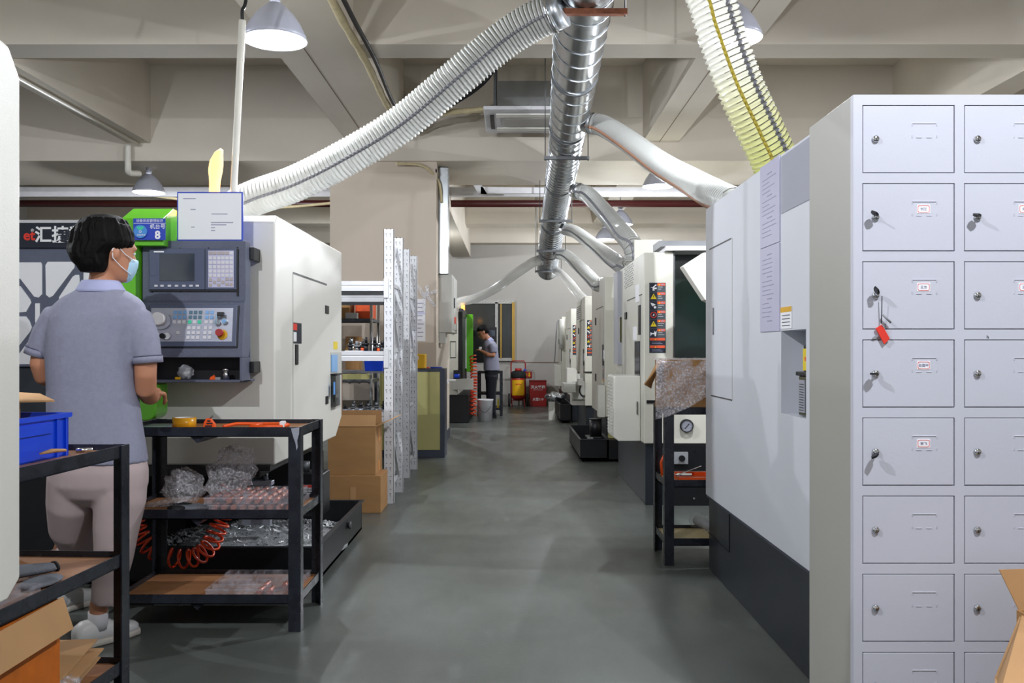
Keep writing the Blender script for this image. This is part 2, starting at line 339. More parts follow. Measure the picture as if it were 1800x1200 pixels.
# ---------------------------------------------------------------- main spiral duct with its hangers
dkey = [(3.2, .35, 3.2, .345), (5.0, .41, 3.222, .344), (8.5, .51, 3.146, .32), (10.3, .537, 3.06, .32), (11.5, .553, 2.987, .323), (13.0, .56, 2.772, .325), (14.3, .572, 2.59, .32), (14.9, .583, 2.50, .34)]
def duct_at(Y):
    for a, b in zip(dkey, dkey[1:]):
        if Y <= b[0] or b is dkey[-1]:
            t = (Y - a[0]) / (b[0] - a[0]); return Vector((a[1] + (b[1] - a[1]) * t, Y, a[2] + (b[2] - a[2]) * t)), (a[3] + (b[3] - a[3]) * t) / 2
duct = thing('air_duct', 'large galvanised spiral duct running along the middle of the ceiling', 'duct', (.41, 5, 3.2))
sp = [(k[1], k[0], k[2]) for k in dkey]
pp = spline(sp, 120); rr = [duct_at(min(14.9, max(3.2, p.y)))[1] for p in pp]
MB().tube(pp, rr, 32).build('duct_pipe', 'steel', duct)
# spiral lock seam
sm = []; turns = 95
for i in range(turns * 20):
    t = i / (turns * 20 - 1); q = t * 119; j = min(int(q), 118); c = pp[j].lerp(pp[j + 1], q - j); r = rr[j] + .003
    a = 2 * math.pi * turns * t; sm.append(c + Vector((math.cos(a) * r, 0, math.sin(a) * r)))
MB().tube(sm, .0035, 4).build('spiral_seam', 'steeld', duct)
for Y in (6.6, 8.05, 10.2, 12.2, 13.6):
    c, r = duct_at(Y); d = (duct_at(Y + .1)[0] - c).normalized()
    MB().cyl(c - d * .012, c + d * .012, r + .007, 32).build('joint_band', 'iron', duct)
c, r = duct_at(14.9); MB().lathe([(r + .004, 14.86), (r + .004, 14.93), (r * .8, 14.97), (.02, 14.98)], (c.x, 0, c.z), 'y', 32).build('end_cap', 'steel', duct)
for Y, m in ((5.0, 'rust'), (8.5, 'iron'), (11.5, 'iron'), (13.0, 'iron'), (14.3, 'iron')):
    c, r = duct_at(Y); zb = c.z - r; zt = 3.32 if 10.3 < Y < 11.8 else 4.4
    h = thing('duct_hanger', {5.0: 'rusty steel hanger bar under the near end of the duct', 8.5: 'iron hanger bar under the duct at the second hose', 11.5: 'iron hanger bar under the duct below the dark beam', 13.0: 'iron hanger bar under the far third of the duct', 14.3: 'iron hanger bar nearest the closed duct end'}[Y], 'hanger', (c.x, Y, zb), 'hangers of the spiral duct')
    MB().box(c.x - r - .05, c.x + r + .05, Y - .02, Y + .02, zb - .03, zb).build('hanger_bar', m, h)
    for s in (-1, 1): MB().cyl((c.x + s * (r + .04), Y, zb - .04), (c.x + s * (r + .04), Y, zt), .005, 6).build('hanger_rod', 'iron', h)

def hose(pts, D, label, m='hose', ridge=True, stripes=(), pitch=.024, start=None, group='ribbed hoses from duct to machines'):
    P0 = spline(pts, 60); Lg = sum((P0[i + 1] - P0[i]).length for i in range(59)); n = max(40, int(Lg / pitch * 4)) if ridge else 50
    Q = spline(pts, 400); acc = [0.]
    for i in range(399): acc.append(acc[-1] + (Q[i + 1] - Q[i]).length)
    P = []; j = 0
    for i in range(n):
        s_ = acc[-1] * i / (n - 1)
        while j < 398 and acc[j + 1] < s_: j += 1
        P.append(Q[j].lerp(Q[j + 1], (s_ - acc[j]) / max(1e-9, acc[j + 1] - acc[j])))
    t = thing('ribbed_hose', label, 'hose', tuple(P[-1]), group)
    rs = [D / 2 * (1 + (.0075 / D * 1.7 if i % 4 in (0, 1) else -.005 / D * 1.7)) if ridge else D / 2 for i in range(n)]
    MB().tube(P, rs, 24, cap=False).build('hose_wall', m, t)
    if ridge:      # helical wire lying in the grooves
        wv = []; st = 14; tn = n / 4; a = None; tot = int(tn * st)
        Tn = [(P[min(i + 1, n - 1)] - P[max(i - 1, 0)]).normalized() for i in range(n)]; a = Tn[0].cross(Vector((0, 0, 1))).normalized(); fr_ = []
        for i in range(n): a = (a - Tn[i] * a.dot(Tn[i])).normalized(); fr_.append((a.copy(), Tn[i].cross(a)))
        for i in range(tot):
            f_ = i / (tot - 1) * (n - 1.001); k = int(f_); c = P[k].lerp(P[k + 1], f_ - k); th = 2 * math.pi * i / st
            wv.append(c + (fr_[k][0] * math.cos(th) + fr_[k][1] * math.sin(th)) * (D / 2 * 1.02))
        MB().tube(wv, D * .014, 4).build('helical_wire', 'wire', t)
    for dr_, wd, mm in stripes:
        T = [(P[min(i + 1, n - 1)] - P[max(i - 1, 0)]).normalized() for i in range(n)]; mb = MB(); L_ = []
        for i in range(n):
            a = Vector(dr_); a = (a - T[i] * a.dot(T[i])).normalized(); b = T[i].cross(a)
            for q in (-1, 1): th = q * wd; L_.append(P[i] + (a * math.cos(th) + b * math.sin(th)) * (rs[i] + .0025))
        mb.add(L_, [(2 * i, 2 * i + 1, 2 * i + 3, 2 * i + 2) for i in range(n - 1)], True)
        o = mb.build('hose_stripe', mm, t); md = o.modifiers.new('thick', 'SOLIDIFY'); md.thickness = .0015
    d = (P[1] - P[0]).normalized()
    MB().cyl(P[0] - d * .06, P[0] + d * .03, D / 2 * 1.02, 24).build('hose_collar', 'steeld', t)
    MB().cyl(P[0] + d * .0, P[0] + d * .018, D / 2 * 1.12, 24).build('hose_clamp', 'chrome', t)
    return t
h1 = [(px(972, 22, 5.0)), px(930, 42, 5.05), px(880, 75, 5.1), px(800, 140, 5.15), px(700, 222, 5.25), px(600, 282, 5.3), px(520, 322, 5.35), px(455, 345, 5.4), px(420, 362, 5.45), px(405, 382, 5.5)]
hose(h1, .20, 'long clear ribbed hose sweeping down left to the machine with the blue-framed notice', stripes=(((.1, -.9, -.25), .08, 'stripe'),))
h2 = [duct_at(4.1)[0] + Vector((.17, 0, .0)), Vector((.72, 4.05, 3.12)), px(1245, -15, 4.05), px(1268, 60, 4.08), px(1300, 150, 4.12), px(1338, 232, 4.18), px(1362, 285, 4.22), Vector((1.25, 4.24, 1.95))]
hose(h2, .20, 'thick yellowed ribbed hose with a dark stripe dropping to the nearest right machine', 'hosey', stripes=(((.35, -.9, 0), .11, 'stripe'), ((-.4, -.9, 0), .07, 'stripey')), pitch=.026)
hose([px(1040, 217, 7.6), px(1062, 222, 7.5), px(1100, 245, 7.1), px(1160, 288, 6.4), px(1220, 322, 5.7), px(1262, 345, 5.1), Vector((1.18, 4.85, 1.96))], .165, 'clear ribbed hose with a brownish stripe, second along the right side of the duct', stripes=(((-.3, -.8, -.5), .15, 'stripeo'),), pitch=.028)
hose([px(1016, 336, 9.8), px(1034, 343, 9.7), px(1062, 372, 9.2), px(1090, 405, 8.5), px(1112, 432, 7.9), Vector((1.06, 7.85, 1.93))], .165, 'clear ribbed hose with a grey stripe, third along the right side of the duct', stripes=(((-.2, -.85, -.2), .14, 'stripe'),), pitch=.036)
hose([px(996, 403, 11.8), px(1012, 408, 11.6), px(1040, 428, 10.9), px(1068, 449, 9.9), px(1092, 466, 8.6), Vector((1.08, 8.5, 1.93))], .15, 'clear ribbed hose with a grey stripe, fourth along the right side of the duct', stripes=(((-.2, -.85, -.2), .14, 'stripe'),), pitch=.034)
hose([px(983, 446, 13.2), px(996, 449, 13.0), px(1016, 466, 12.3), px(1036, 486, 11.2), px(1050, 500, 10.6), Vector((1.05, 10.5, 1.94))], .15, 'pale ribbed hose dropping beside the duct end to the third right machine', stripes=(((-.2, -.85, -.2), .14, 'stripe'),), pitch=.036)
hose([px(975, 474, 14.4), px(985, 480, 14.2), px(1000, 496, 13.6), px(1018, 518, 13.1), Vector((1.04, 13.0, 1.9))], .13, 'last smooth clear hose at the duct end, going right', 'hosesm', ridge=False)
hose([px(947, 458, 13.9), px(935, 462, 13.8), px(905, 482, 13.9), px(870, 507, 14.2), px(835, 524, 14.7), px(805, 532, 15.3), Vector((-.98, 15.6, 1.85))], .15, 'smooth clear hose drooping left from the duct end to the far left machine', 'hosesm', ridge=False)

# ---------------------------------------------------------------- ceiling services
ac = thing('ceiling_air_conditioner', 'white ceiling cassette air conditioner hanging left of the duct', 'air conditioner', (.2, 9.4, 3.53))
MB().box(-.28, .68, 8.9, 9.86, 3.53, 3.57).build('grille_panel', 'grey', ac, .01)
MB().box(-.14, .56, 9.0, 9.8, 3.57, 3.84).build('housing', 'steel', ac)
MB().box(-.16, .56, 9.04, 9.16, 3.515, 3.53).box(-.16, .56, 9.6, 9.72, 3.515, 3.53).build('air_louvre', 'white', ac, .006)
MB().box(-.22, -.18, 9.1, 9.65, 3.52, 3.53).build('louvre_slot', 'black', ac)
MB().box(-.08, .48, 9.22, 9.55, 3.52, 3.53).build('intake_grille', 'wallf', ac)
for x, y in ((-.17, 9.0), (-.17, 9.8), (.59, 9.0), (.59, 9.8)): MB().box(x - .012, x + .012, y - .012, y + .012, 3.57, 4.4).build('hanger_rod', 'iron', ac)
MB().tube(spline([(-1.17, 3.0, 3.49), (-1.18, 6.0, 3.47), (-1.16, 7.2, 3.47), (-1.17, 8.6, 3.48), (-1.1, 9.3, 3.50), (-.85, 9.45, 3.62), (-.5, 9.45, 3.66), (-.16, 9.45, 3.68)], 60), [.030 + .004 * math.sin(i * 2.1) for i in range(60)], 10).build('insulated_pipe', 'insul', None, loc=(-1.17, 6, 3.47), label='beige wrapped pipe running along the wide beam to the air conditioner', cat='pipe')
MB().tube(spline([(-1.10, 3.0, 3.5), (-1.11, 6.0, 3.49), (-1.09, 7.2, 3.49), (-1.10, 8.6, 3.48), (-.98, 9.25, 3.54), (-.6, 9.2, 3.66), (-.2, 9.0, 3.92), (-.19, 9.02, 4.38)], 50), .018, 8).build('black_cable', 'cable', None, loc=(-1.1, 6, 3.49), label='thick black cable beside the beige wrapped pipe on the wide beam', cat='cable')
MB().tube(spline([(-1.3, 10.2, 3.27), (-1.05, 10.28, 3.27), (-.92, 10.32, 3.2), (-.84, 10.5, 3.1), (-.82, 10.62, 2.9)], 24), .016, 8).build('wall_cable', 'insul', None, loc=(-1, 10.3, 3.2), label='beige cable looping down the top corner of the pillar', cat='cable')
MB().cyl((-9, 13, 3.27), (6.5, 13, 3.27), .052, 16).build('sprinkler_pipe', 'redp', None, loc=(0, 13, 3.27), label='dark red sprinkler pipe crossing the hall below the ceiling', cat='pipe')
tr = MB().box(-9, 6.5, 12.52, 12.56, 3.29, 3.42)
tr.build('cable_tray', 'grey', None, loc=(0, 12.5, 3.3), label='pale metal cable tray crossing the hall above the red pipe', cat='cable tray')
MB().cyl((-4.2, 3.5, 3.49), (-4.2, 10.25, 3.49), .02, 8).build('ceiling_conduit', 'pipe', None, loc=(-4.2, 6, 3.49), label='thin beige conduit along the left-hand ceiling beam', cat='conduit')
vp = thing('ceiling_vent_pipe', 'short beige pipe bending down from the left-hand beam', 'pipe', (-4.32, 10.2, 3.5))
MB().tube(spline([px(225, 255, 10.2), px(225, 290, 10.2), px(227, 303, 10.25), px(245, 305, 10.4)], 20), .035, 10).build('pipe_run', 'pipe', vp)
MB().tube(spline([(-5.2, 12.58, 3.34), (-3.6, 12.6, 3.16), (-2.6, 12.58, 3.2), (-2.07, 12.5, 3.28)], 20), .02, 8).build('slack_cable', 'insul', None, loc=(-3, 13.4, 3.2), label='beige cable sagging in front of the dark bay left of the pillar', cat='cable')
hp = thing('galvanised_frame', 'open galvanised frame under the beam right of the pillar', 'bracket', (-.5, 11.9, 3.0))
hp_ = MB().slab([px(820, 302, 11.9), px(832, 302, 11.9), px(856, 340, 11.9), px(840, 340, 11.9)], .05).slab([px(845, 328, 11.9), px(962, 330, 11.9), px(962, 340, 11.9), px(845, 340, 11.9)], .05)
hp_.build('frame_bar', 'grey', hp)

# trunking and electric box on the pillar side
MB().box(-.858, -.745, 10.62, 10.80, 2.07, 3.31).build('cable_trunking', 'steel', None, .004, loc=(-.8, 10.7, 2.07), label='vertical galvanised cable trunking on the side of the pillar', cat='trunking')
eb = thing('electrical_box', 'tall grey electrical box on the aisle side of the pillar', 'electrical box', (-.77, 10.9, 1.38))
MB().box(-.858, -.70, 10.66, 11.6, 1.385, 2.065).build('enclosure', 'lside', eb, .006)
MB().box(-.70, -.694, 10.8, 11.5, 1.42, 2.03).build('door', 'lside', eb, .003)
MB().box(-.694, -.688, 10.95, 11.2, 1.5, 1.58).build('red_sticker', 'inkr', eb)
MB().box(-.694, -.680, 10.86, 10.89, 1.68, 1.8).build('handle', 'cabd', eb)
MB().box(-.858, -.78, 10.68, 10.95, 1.26, 1.385).build('cable_entry', 'lside', eb)

# notices on the pillar
nt_ = thing('pillar_notice', 'white printed notice sheet taped to the pillar above the first aid box', 'notice', (-1.08, 10.34, 1.3))
MB().box(-1.12, -.985, 10.338, 10.349, 1.28, 1.76).build('sheet', 'paper', nt_)
mb = MB()
for i in range(9): mb.box(-1.11, -1.0 - random.random() * .04, 10.335, 10.338, 1.33 + i * .047, 1.338 + i * .047)
mb.build('printed_lines', 'ink', nt_); MB().box(-1.12, -.985, 10.334, 10.337, 1.585, 1.61).build('heading_band', 'paperl', nt_)
tb = thing('adhesive_tape', 'crossed strips of clear tape stuck on the pillar notice', 'tape', (-1.0, 10.33, 1.76))
for a, b in (((732, 500), (748, 522)), ((740, 518), (768, 512)), ((750, 502), (752, 520)), ((750, 518), (764, 538)), ((746, 520), (745, 545))):
    A, B = px(*a, 10.32), px(*b, 10.31); d = (B - A).normalized(); n = d.cross(Vector((0, 1, 0))) * .02
    MB().slab([A - n, B - n, B + n, A + n], .002).build('tape_strip', 'bag', tb)
# ---------------------------------------------------------------- machine helpers
def SY(u, X): return X * F / (u - 900.0)
def side_box(X, u0, u1, z0, z1, t, mb=None):
    """a box lying on the aisle-side plane at X; t > 0 sticks out towards the aisle"""
    a, b = sorted((SY(u0, X), SY(u1, X))); s = -1 if X > 0 else 1
    x0, x1 = sorted((X, X + s * t)); return (mb or MB()).box(x0, x1, a, b, z0, z1)

def warning_strip(root, x0, x1, z0, z1, Y, n=6, name='warning_label'):
    p = MB().box(x0, x1, Y - .002, Y, z0, z1).build(name, 'wng', root)
    W = x1 - x0; H = z1 - z0; h = H / (n + 1.7); dark = MB(); hd = MB(); hs_ = []; yl = MB(); wt = MB(); rd = MB(); tx = MB(); y = Y - .0025
    for i in range(n):
        zt = z1 - H * .008 - i * h; zb = zt - h * .93
        dark.box(x0 + W * .05, x0 + W * .46, y - .0005, y, zb, zt); hs_.append((x0 + W * .49, zt))
        cx = x0 + W * .26; cz = (zt + zb) / 2; s = h * .34; yy = y - .0008
        if i in (1, 4):
            yl.prism([(cx - s, cz - s * .8), (cx + s, cz - s * .8), (cx, cz + s)], 'y', yy - .0006, yy)
            dark.box(cx - s * .1, cx + s * .1, yy - .0012, yy - .0007, cz - s * .2, cz + s * .4)
        elif i == 3:
            rd.lathe([(s, yy - .0006), (s, yy), (s * .75, yy), (s * .75, yy - .0006)], (cx, 0, cz), 'y', 20, True); wt.prism([(cx - s * .3, cz - s * .4), (cx + s * .3, cz - s * .1), (cx + s * .1, cz + s * .5), (cx - s * .1, cz)], 'y', yy - .0006, yy)
        elif i == 0:
            wt.prism([(cx - s, cz + s * .1), (cx - s * .2, cz + s * .2), (cx + s * .7, cz + s), (cx + s, cz + s * .8), (cx + s * .1, cz), (cx + s, cz), (cx + s, cz - s * .5), (cx + s * .2, cz - s * .5), (cx + s * .4, cz - s), (cx - s * .3, cz - s), (cx - s * .3, cz - s * .1)], 'y', yy - .0006, yy)
        elif i == 2:
            wt.prism([(cx - s, cz + s), (cx + s * .3, cz + s * .6), (cx + s * .7, cz + s * .4), (cx + s * .1, cz), (cx - s * .4, cz - s * .2), (cx - s * .7, cz + s * .3)], 'y', yy - .0006, yy); wt.cyl((cx + s * .45, yy - .0006, cz - s * .5), (cx + s * .45, yy, cz - s * .5), s * .42, 12)
        else:
            wt.prism([(cx - s, cz + s * .3), (cx - s * .4, cz), (cx + s * .2, cz + s * .1), (cx + s * .1, cz - s * .4), (cx - s * .5, cz - s * .3), (cx - s, cz - s)], 'y', yy - .0006, yy); wt.prism([(cx + s * .35, cz - s), (cx + s * .8, cz - s), (cx + s, cz + s * .9), (cx + s * .6, cz + s * .2), (cx + s * .3, cz + s * .8), (cx + s * .2, cz + s * .1)], 'y', yy - .0006, yy)
        yl.prism([(x0 + W * .56, zt - h * .24), (x0 + W * .66, zt - h * .24), (x0 + W * .61, zt - h * .06)], 'y', yy - .0006, yy)
        for k in range(3): tx.box(x0 + W * .70 + k * W * .075, x0 + W * .755 + k * W * .075, yy - .0005, yy, zt - h * .2, zt - h * .08) if k < 3 else 0
        for k in range(4): wt.box(x0 + W * .53, x0 + W * (.72 + .2 * random.random()), yy - .0003, yy, zt - h * (.42 + .12 * k), zt - h * (.39 + .12 * k)) if k % 2 == 0 else 0
    for i in range(2):
        zt = z1 - H * .008 - n * h - i * h * .82; hs_.append((x0 + W * .04, zt)); dark.box(x0 + W * .04, x0 + W * .96, y - .0004, y, zt - h * .75, zt - h * .3)
        yl.prism([(x0 + W * .33, zt - h * .24), (x0 + W * .42, zt - h * .24), (x0 + W * .375, zt - h * .06)], 'y', y - .0012, y)
        for k in range(2): tx.box(x0 + W * .16, x0 + W * (.7 + .1 * k), y - .0007, y, zt - h * (.48 + .15 * k), zt - h * (.44 + .15 * k))
    for a_, zt in hs_: MB().box(a_, x0 + W * .96, y - .0005, y, zt - h * .27, zt).build('orange_heading', 'wnn', p)
    for mb, m, nm in ((dark, 'wnb', 'dark_field'), (yl, 'wny', 'yellow_triangle'), (wt, 'inkw', 'hand_symbol'), (rd, 'inkr', 'red_ring'), (tx, 'ink', 'small_print')):
        if mb.v: mb.build(nm, m, p)

# ---------------------------------------------------------------- left machine with the operator console
XS = -1.15
m8 = thing('lathe_machine', 'white machine with a black operator console, green column and number 8 sign', 'machine', (-2.2, 5.2, 0), 'machine tools beside the aisle')
MB().prism([(4.42, .62), (4.42, 1.80), (4.47, 1.84), (6.15, 1.84), (6.15, .73), (5.95, .615)], 'x', -1.9, XS).build('body_cover', 'white', m8, .012)
MB().box(-1.9, -1.17, 4.40, 4.9, .595, .62).build('drip_edge', 'black', m8)
MB().box(-3.4, -2.15, 4.62, 6.05, 0, .61).box(-2.15, -1.3, 4.7, 6.05, .52, .61).box(-2.15, -1.25, 5.9, 6.05, 0, .52).build('base', 'black', m8, .01)
MB().box(-3.4, -1.9, 4.60, 6.1, .61, 1.80).build('rear_cover', 'dark', m8, .01)
side_box(XS, 514, 515.5, .63, 1.585, .0015).build('panel_seam', 'lside', m8)
side_box(XS, 515, 574, 1.580, 1.590, .0025).build('panel_slot', 'black', m8)
for u0, u1, z0, z1 in ((571.5, 577, 1.405, 1.455), (518.5, 523, 1.102, 1.21), (572, 576, .845, .895)):
    side_box(XS, u0, u1, z0, z1, .006).build('latch', 'black', m8, .002)
wl = side_box(XS, 515, 529.5, 1.215, 1.325, .002).build('caution_plate', 'wnb', m8)
side_box(XS + .002, 515.5, 522, 1.285, 1.32, .001).build('red_corner', 'inkr', wl); side_box(XS + .002, 516, 521, 1.225, 1.275, .001).build('white_symbol', 'inkw', wl)
side_box(XS, 586, 593, 1.185, 1.235, .002).build('yellow_sticker', 'wny', m8)
rc = side_box(XS, 580.5, 600, .80, 1.165, .002).build('window_recess', 'lside', m8)
side_box(XS + .002, 582, 592, 1.04, 1.15, .006).build('blue_label', 'keyb', rc); side_box(XS + .002, 581.5, 590, .82, 1.02, .03).build('oil_reservoir', 'glass', rc, .004)
side_box(XS + .032, 586, 589, .90, .98, .001).build('reservoir_label', 'blue2', rc); side_box(XS + .002, 581, 591, 1.02, 1.03, .04).build('reservoir_cap', 'black', rc)
# operator console
X0, X1 = -1.727, -1.243
con = MB().prism([(4.33, 1.69), (4.25, 1.69), (4.25, 1.412), (4.235, 1.40), (4.20, 1.155), (4.20, 1.145), (4.30, 1.145), (4.33, 1.20)], 'x', X0, X1)
con.box(X0, X0 + .015, 4.20, 4.33, 1.03, 1.146).box(X1 - .015, X1, 4.20, 4.33, 1.03, 1.146).box(X0, X1, 4.20, 4.40, 1.03, 1.042).box(X0, X1, 4.32, 4.33, 1.03, 1.2)
con = con.build('operator_console', 'cpanel', m8, .004)
MB().box(X0 + .015, X1 - .015, 4.316, 4.322, 1.04, 1.145).build('tray_lining', 'black', con)
def CP(u, v, Y=4.25): p = px(u, v, Y); return p.x, p.z
def cbox(u0, u1, v0, v1, y0, y1, mb=None):
    a = CP(u0, v1, y1); b = CP(u1, v0, y1); return (mb or MB()).box(a[0], b[0], y0, y1, a[1], b[1])
disp = cbox(264, 417, 437, 509, 4.236, 4.25).build('display_unit', 'cpan2', m8, .003)
cbox(280.5, 342, 445.5, 494, 4.2335, 4.236).build('screen', 'screen', disp, .001)
cbox(263.5, 275, 456, 484.5, 4.234, 4.236).build('card_slot_cover', 'cpan2', disp, .0015)
cbox(360, 361, 437.5, 508.5, 4.2345, 4.236).build('joint_line', 'black', disp); cbox(264, 419, 509, 512, 4.24, 4.25).build('lower_gasket', 'black', disp)
cbox(417, 420, 438, 520, 4.243, 4.25).build('side_gasket', 'black', disp)
cbox(270.5, 288, 441, 443.5, 4.2345, 4.236).build('maker_plate', 'inkw', disp)
for u in (274.5, 285, 298, 310.5, 323.5, 336, 347): cbox(u - 3, u + 3, 500.5, 503.8, 4.233, 4.236).build('soft_key', 'key', disp, .0008)
cbox(366, 410, 441, 504, 4.2345, 4.236).build('keypad_backing', 'inkw', disp) if 0 else None
kp = cbox(366, 411, 440.5, 505, 4.2345, 4.2362).build('keypad', 'paperl', m8)
kb = None
def key_at(u, v, s, m, y, par, nm='key'):
    cbox(u - s, u + s, v - s, v + s, y - .003, y).build(nm, m, par, .0008)
for r_ in range(6):
    for c_ in range(6): key_at(370.2 + c_ * 7.3, [444.8, 453.5, 461.2, 469, 476.6, 484][r_], 2.9, ('keyt' if r_ == 0 and c_ < 5 else 'key'), 4.2345, kp)
for u, v in ((370.2, 492), (370.2, 500.5), (377.5, 496), (384.8, 491.5), (384.8, 500.5), (392, 496), (399.3, 491), (406.7, 491), (399.3, 499.5), (406.7, 499.5)): key_at(u, v, 2.7, 'keyt', 4.2345, kp)
for u, v in ((268.5, 437.5), (317.5, 436.5), (367, 435.8), (418, 435), (268, 513), (317, 512.5), (367, 512), (418, 511)): MB().cyl((*px(u, v, 4.25)[:1], 4.243, px(u, v, 4.25)[2]), (px(u, v, 4.25)[0], 4.25, px(u, v, 4.25)[2]), .003, 8).build('screw', 'black', disp)
q = px(257.5, 428, 4.25); MB().cyl((q.x, 4.244, q.z), (q.x, 4.251, q.z), .008, 12).build('hole_plug', 'black', con)
# tilted lower switch panel: local frame on the sloping face
tl = math.atan2(.035, .245); PO = Vector((0, 4.2175, 1.2775))
LM = Matrix.Translation(PO) @ Euler((-tl, 0, 0)).to_matrix().to_4x4()     # local x = world x, local z up the slope, local -y towards the operator
def LU(u, v): return (u - 900) * 4.2175 / F, (579 - v) * 4.2175 / F
def lbox(u0, u1, v0, v1, y0, y1):
    a = LU(u0, v1); b = LU(u1, v0); m = MB(); m.xf = LM; return m.box(a[0], b[0], y0, y1, a[1], b[1])
sw = lbox(262, 417, 536, 611, -.012, .0).build('switch_panel', 'cpan2', m8, .003)
lbox(266, 410, 542.5, 602, -.0135, -.012).build('label_plate', 'alu', sw)
lbox(262, 418, 610, 613, -.005, 0).build('gasket', 'black', sw); lbox(417, 419.5, 538, 612, -.007, 0).build('gasket', 'black', sw)
def lkey(u, v, m): lbox(u - 3, u + 3, v - 3, v + 3, -.017, -.0135).build('button', m, sw, .0008)
for r_, row in enumerate(['bbb tt t bb'.replace(' ', '')]): pass
cols = [309, 317.5, 326, 336, 344.5, 353, 365, 373.5]
rows = {550.5: 'bbbtttbb', 559: 'bbbtttbb', 567.5: 'kkkgkgkk', 578: '...kkkkk', 586.5: '.k.kkkkk', 595: '...kkkkk'}
for v, s_ in rows.items():
    for i, ch in enumerate(s_):
        if ch != '.': lkey(cols[i] - (v - 550) * .06, v, {'b': 'keyb', 't': 'keyd', 'k': 'key', 'g': 'keyg'}[ch])
def lcyl(u, v, r, y0, y1, m, nm, par, r2=None, seg=24):
    a = LU(u, v); mb = MB(); mb.xf = LM; return mb.cyl((a[0], y0, a[1]), (a[0], y1, a[1]), r, seg, r2).build(nm, m, par)
lcyl(287, 566, .040, -.0135, -.028, 'alu', 'dial_ring', sw); hw = lcyl(284, 564, .031, -.028, -.06, 'inkw', 'feed_dial', m8, .029)
lcyl(297, 593, .016, -.0135, -.024, 'chrome', 'selector_bezel', sw); lcyl(290, 593, .012, -.024, -.034, 'black', 'selector_knob', m8)
lcyl(385, 569, .0135, -.0135, -.03, 'chrome', 'key_switch', m8); lbox(383.5, 386.5, 556, 573, -.045, -.03).build('switch_key', 'chrome', sw, .001)
lbox(386, 398, 552, 559, -.05, -.035).build('key_fob', 'black', sw, .002)
lcyl(397, 567, .0135, -.0135, -.028, 'chrome', 'push_button_bezel', sw); lcyl(397, 567, .0095, -.028, -.034, 'keyb', 'push_button', m8)
lcyl(393, 590, .024, -.0135, -.018, 'yellow', 'stop_ring', sw); lcyl(392, 589, .010, -.018, -.036, 'yellow', 'stop_stem', sw); lcyl(391, 588, .0185, -.036, -.052, 'red', 'emergency_stop_button', m8, .0165)
for v0, v1 in ((437, 457), (635, 655)):
    a, b = px(438, v1, 4.32), px(452, v0, 4.38); MB().box(-1.245, -1.222, 4.31, 4.42, a.z, b.z).build('hinge', 'black', m8, .003)
# sign, white board and green column
gc = MB().prism([(4.34, 1.79), (4.30, 1.84), (4.42, 1.84), (4.42, 1.66), (4.19, 1.66), (4.19, 1.79)][::1], 'x', -1.80, -1.60) if 0 else MB().prism([(4.19, 1.66), (4.42, 1.66), (4.42, 1.85), (4.32, 1.85), (4.19, 1.785)], 'x', -1.80, -1.605)
gc.build('green_hood', 'green', m8, .004)
MB().box(-1.80, -1.733, 4.19, 4.42, 1.02, 1.665).build('green_column', 'green', m8, .004)
arc = [(-1.685 + .045 * math.cos(a), .90 + .045 * math.sin(a)) for a in [R(0), R(-20), R(-40), R(-60), R(-80), R(-90)]]
MB().prism([(-1.84, 1.022), (-1.64, 1.022)] + arc + [(-1.84, .855)], 'y', 4.19, 4.34).build('green_guard', 'green', m8, .006)
q = px(225.5, 491, 4.19); MB().cyl((q.x, 4.178, q.z), (q.x, 4.192, q.z), .007, 12).build('column_bolt', 'chrome', m8)
sgn = cbox(235, 291.5, 384, 422, 4.172, 4.178).build('number_sign', 'blue', m8, .001)
def CT(s_, size, u, v, y, m, nm, par, **k):
    q = px(u, v, y); return text(s_, size, (q.x, y, q.z), 'cam', m, nm, par, **k)
CT('设备状态管理标识', .0155, 263, 388, 4.171, 'inkw', 'sign_heading', sgn, bold=.0)
MB().box(px(235, 392, 4.171).x, px(291, 392, 4.171).x, 4.1705, 4.172, px(0, 392.8, 4.171).z, px(0, 392, 4.171).z).build('heading_rule', 'inkw', sgn)
CT('机台号', .024, 277, 398.5, 4.171, 'inkw', 'machine_number_caption', sgn, bold=.0001)
CT('8', .052, 277, 413.5, 4.171, 'inkw', 'machine_number', sgn, bold=.0016)
q = px(248, 407, 4.171); MB().cyl((q.x, 4.162, q.z), (q.x, 4.172, q.z), .030, 28).build('status_dial', 'blue2', sgn)
MB().prism([(q.x - .019, q.z + .022), (q.x + .019, q.z + .022), (q.x + .008, q.z + .007), (q.x - .008, q.z + .007)], 'y', 4.1605, 4.162).build('dial_window', 'keyg', sgn)
CT('设备状态', .010, 248, 413, 4.1612, 'inkw', 'dial_caption', sgn); MB().lathe([(.006, 4.1605), (.006, 4.162), (.004, 4.162), (.004, 4.1605)], (q.x, 0, q.z - .001), 'y', 12, True).build('dial_symbol', 'inkw', sgn)
a = px(311, 421, 4.28); b = px(427, 337, 4.28)
nb = thing('notice_board', 'white notice sheet in a blue frame standing on top of the black console', 'notice board', ((a.x + b.x) / 2, 4.285, a.z))
MB().box(a.x, b.x, 4.28, 4.290, 1.691, b.z).build('blue_frame', 'blue', nb, .002); MB().box(a.x + .007, b.x - .007, 4.277, 4.28, 1.699, b.z - .007).build('white_sheet', 'paper', nb)
mb = MB()
for v, u0, u1 in ((349, 322, 344), (376, 372, 400), (391, 371, 410), (395, 371, 398), (400, 371, 378), (405, 371, 378), (368, 335, 344), (399, 336, 342)):
    p0 = px(u0, v, 4.277); p1 = px(u1, v, 4.277); mb.box(p0.x, p1.x, 4.2763, 4.277, p0.z - .0018, p0.z + .0018)
mb.build('faint_print', 'ink', nb)
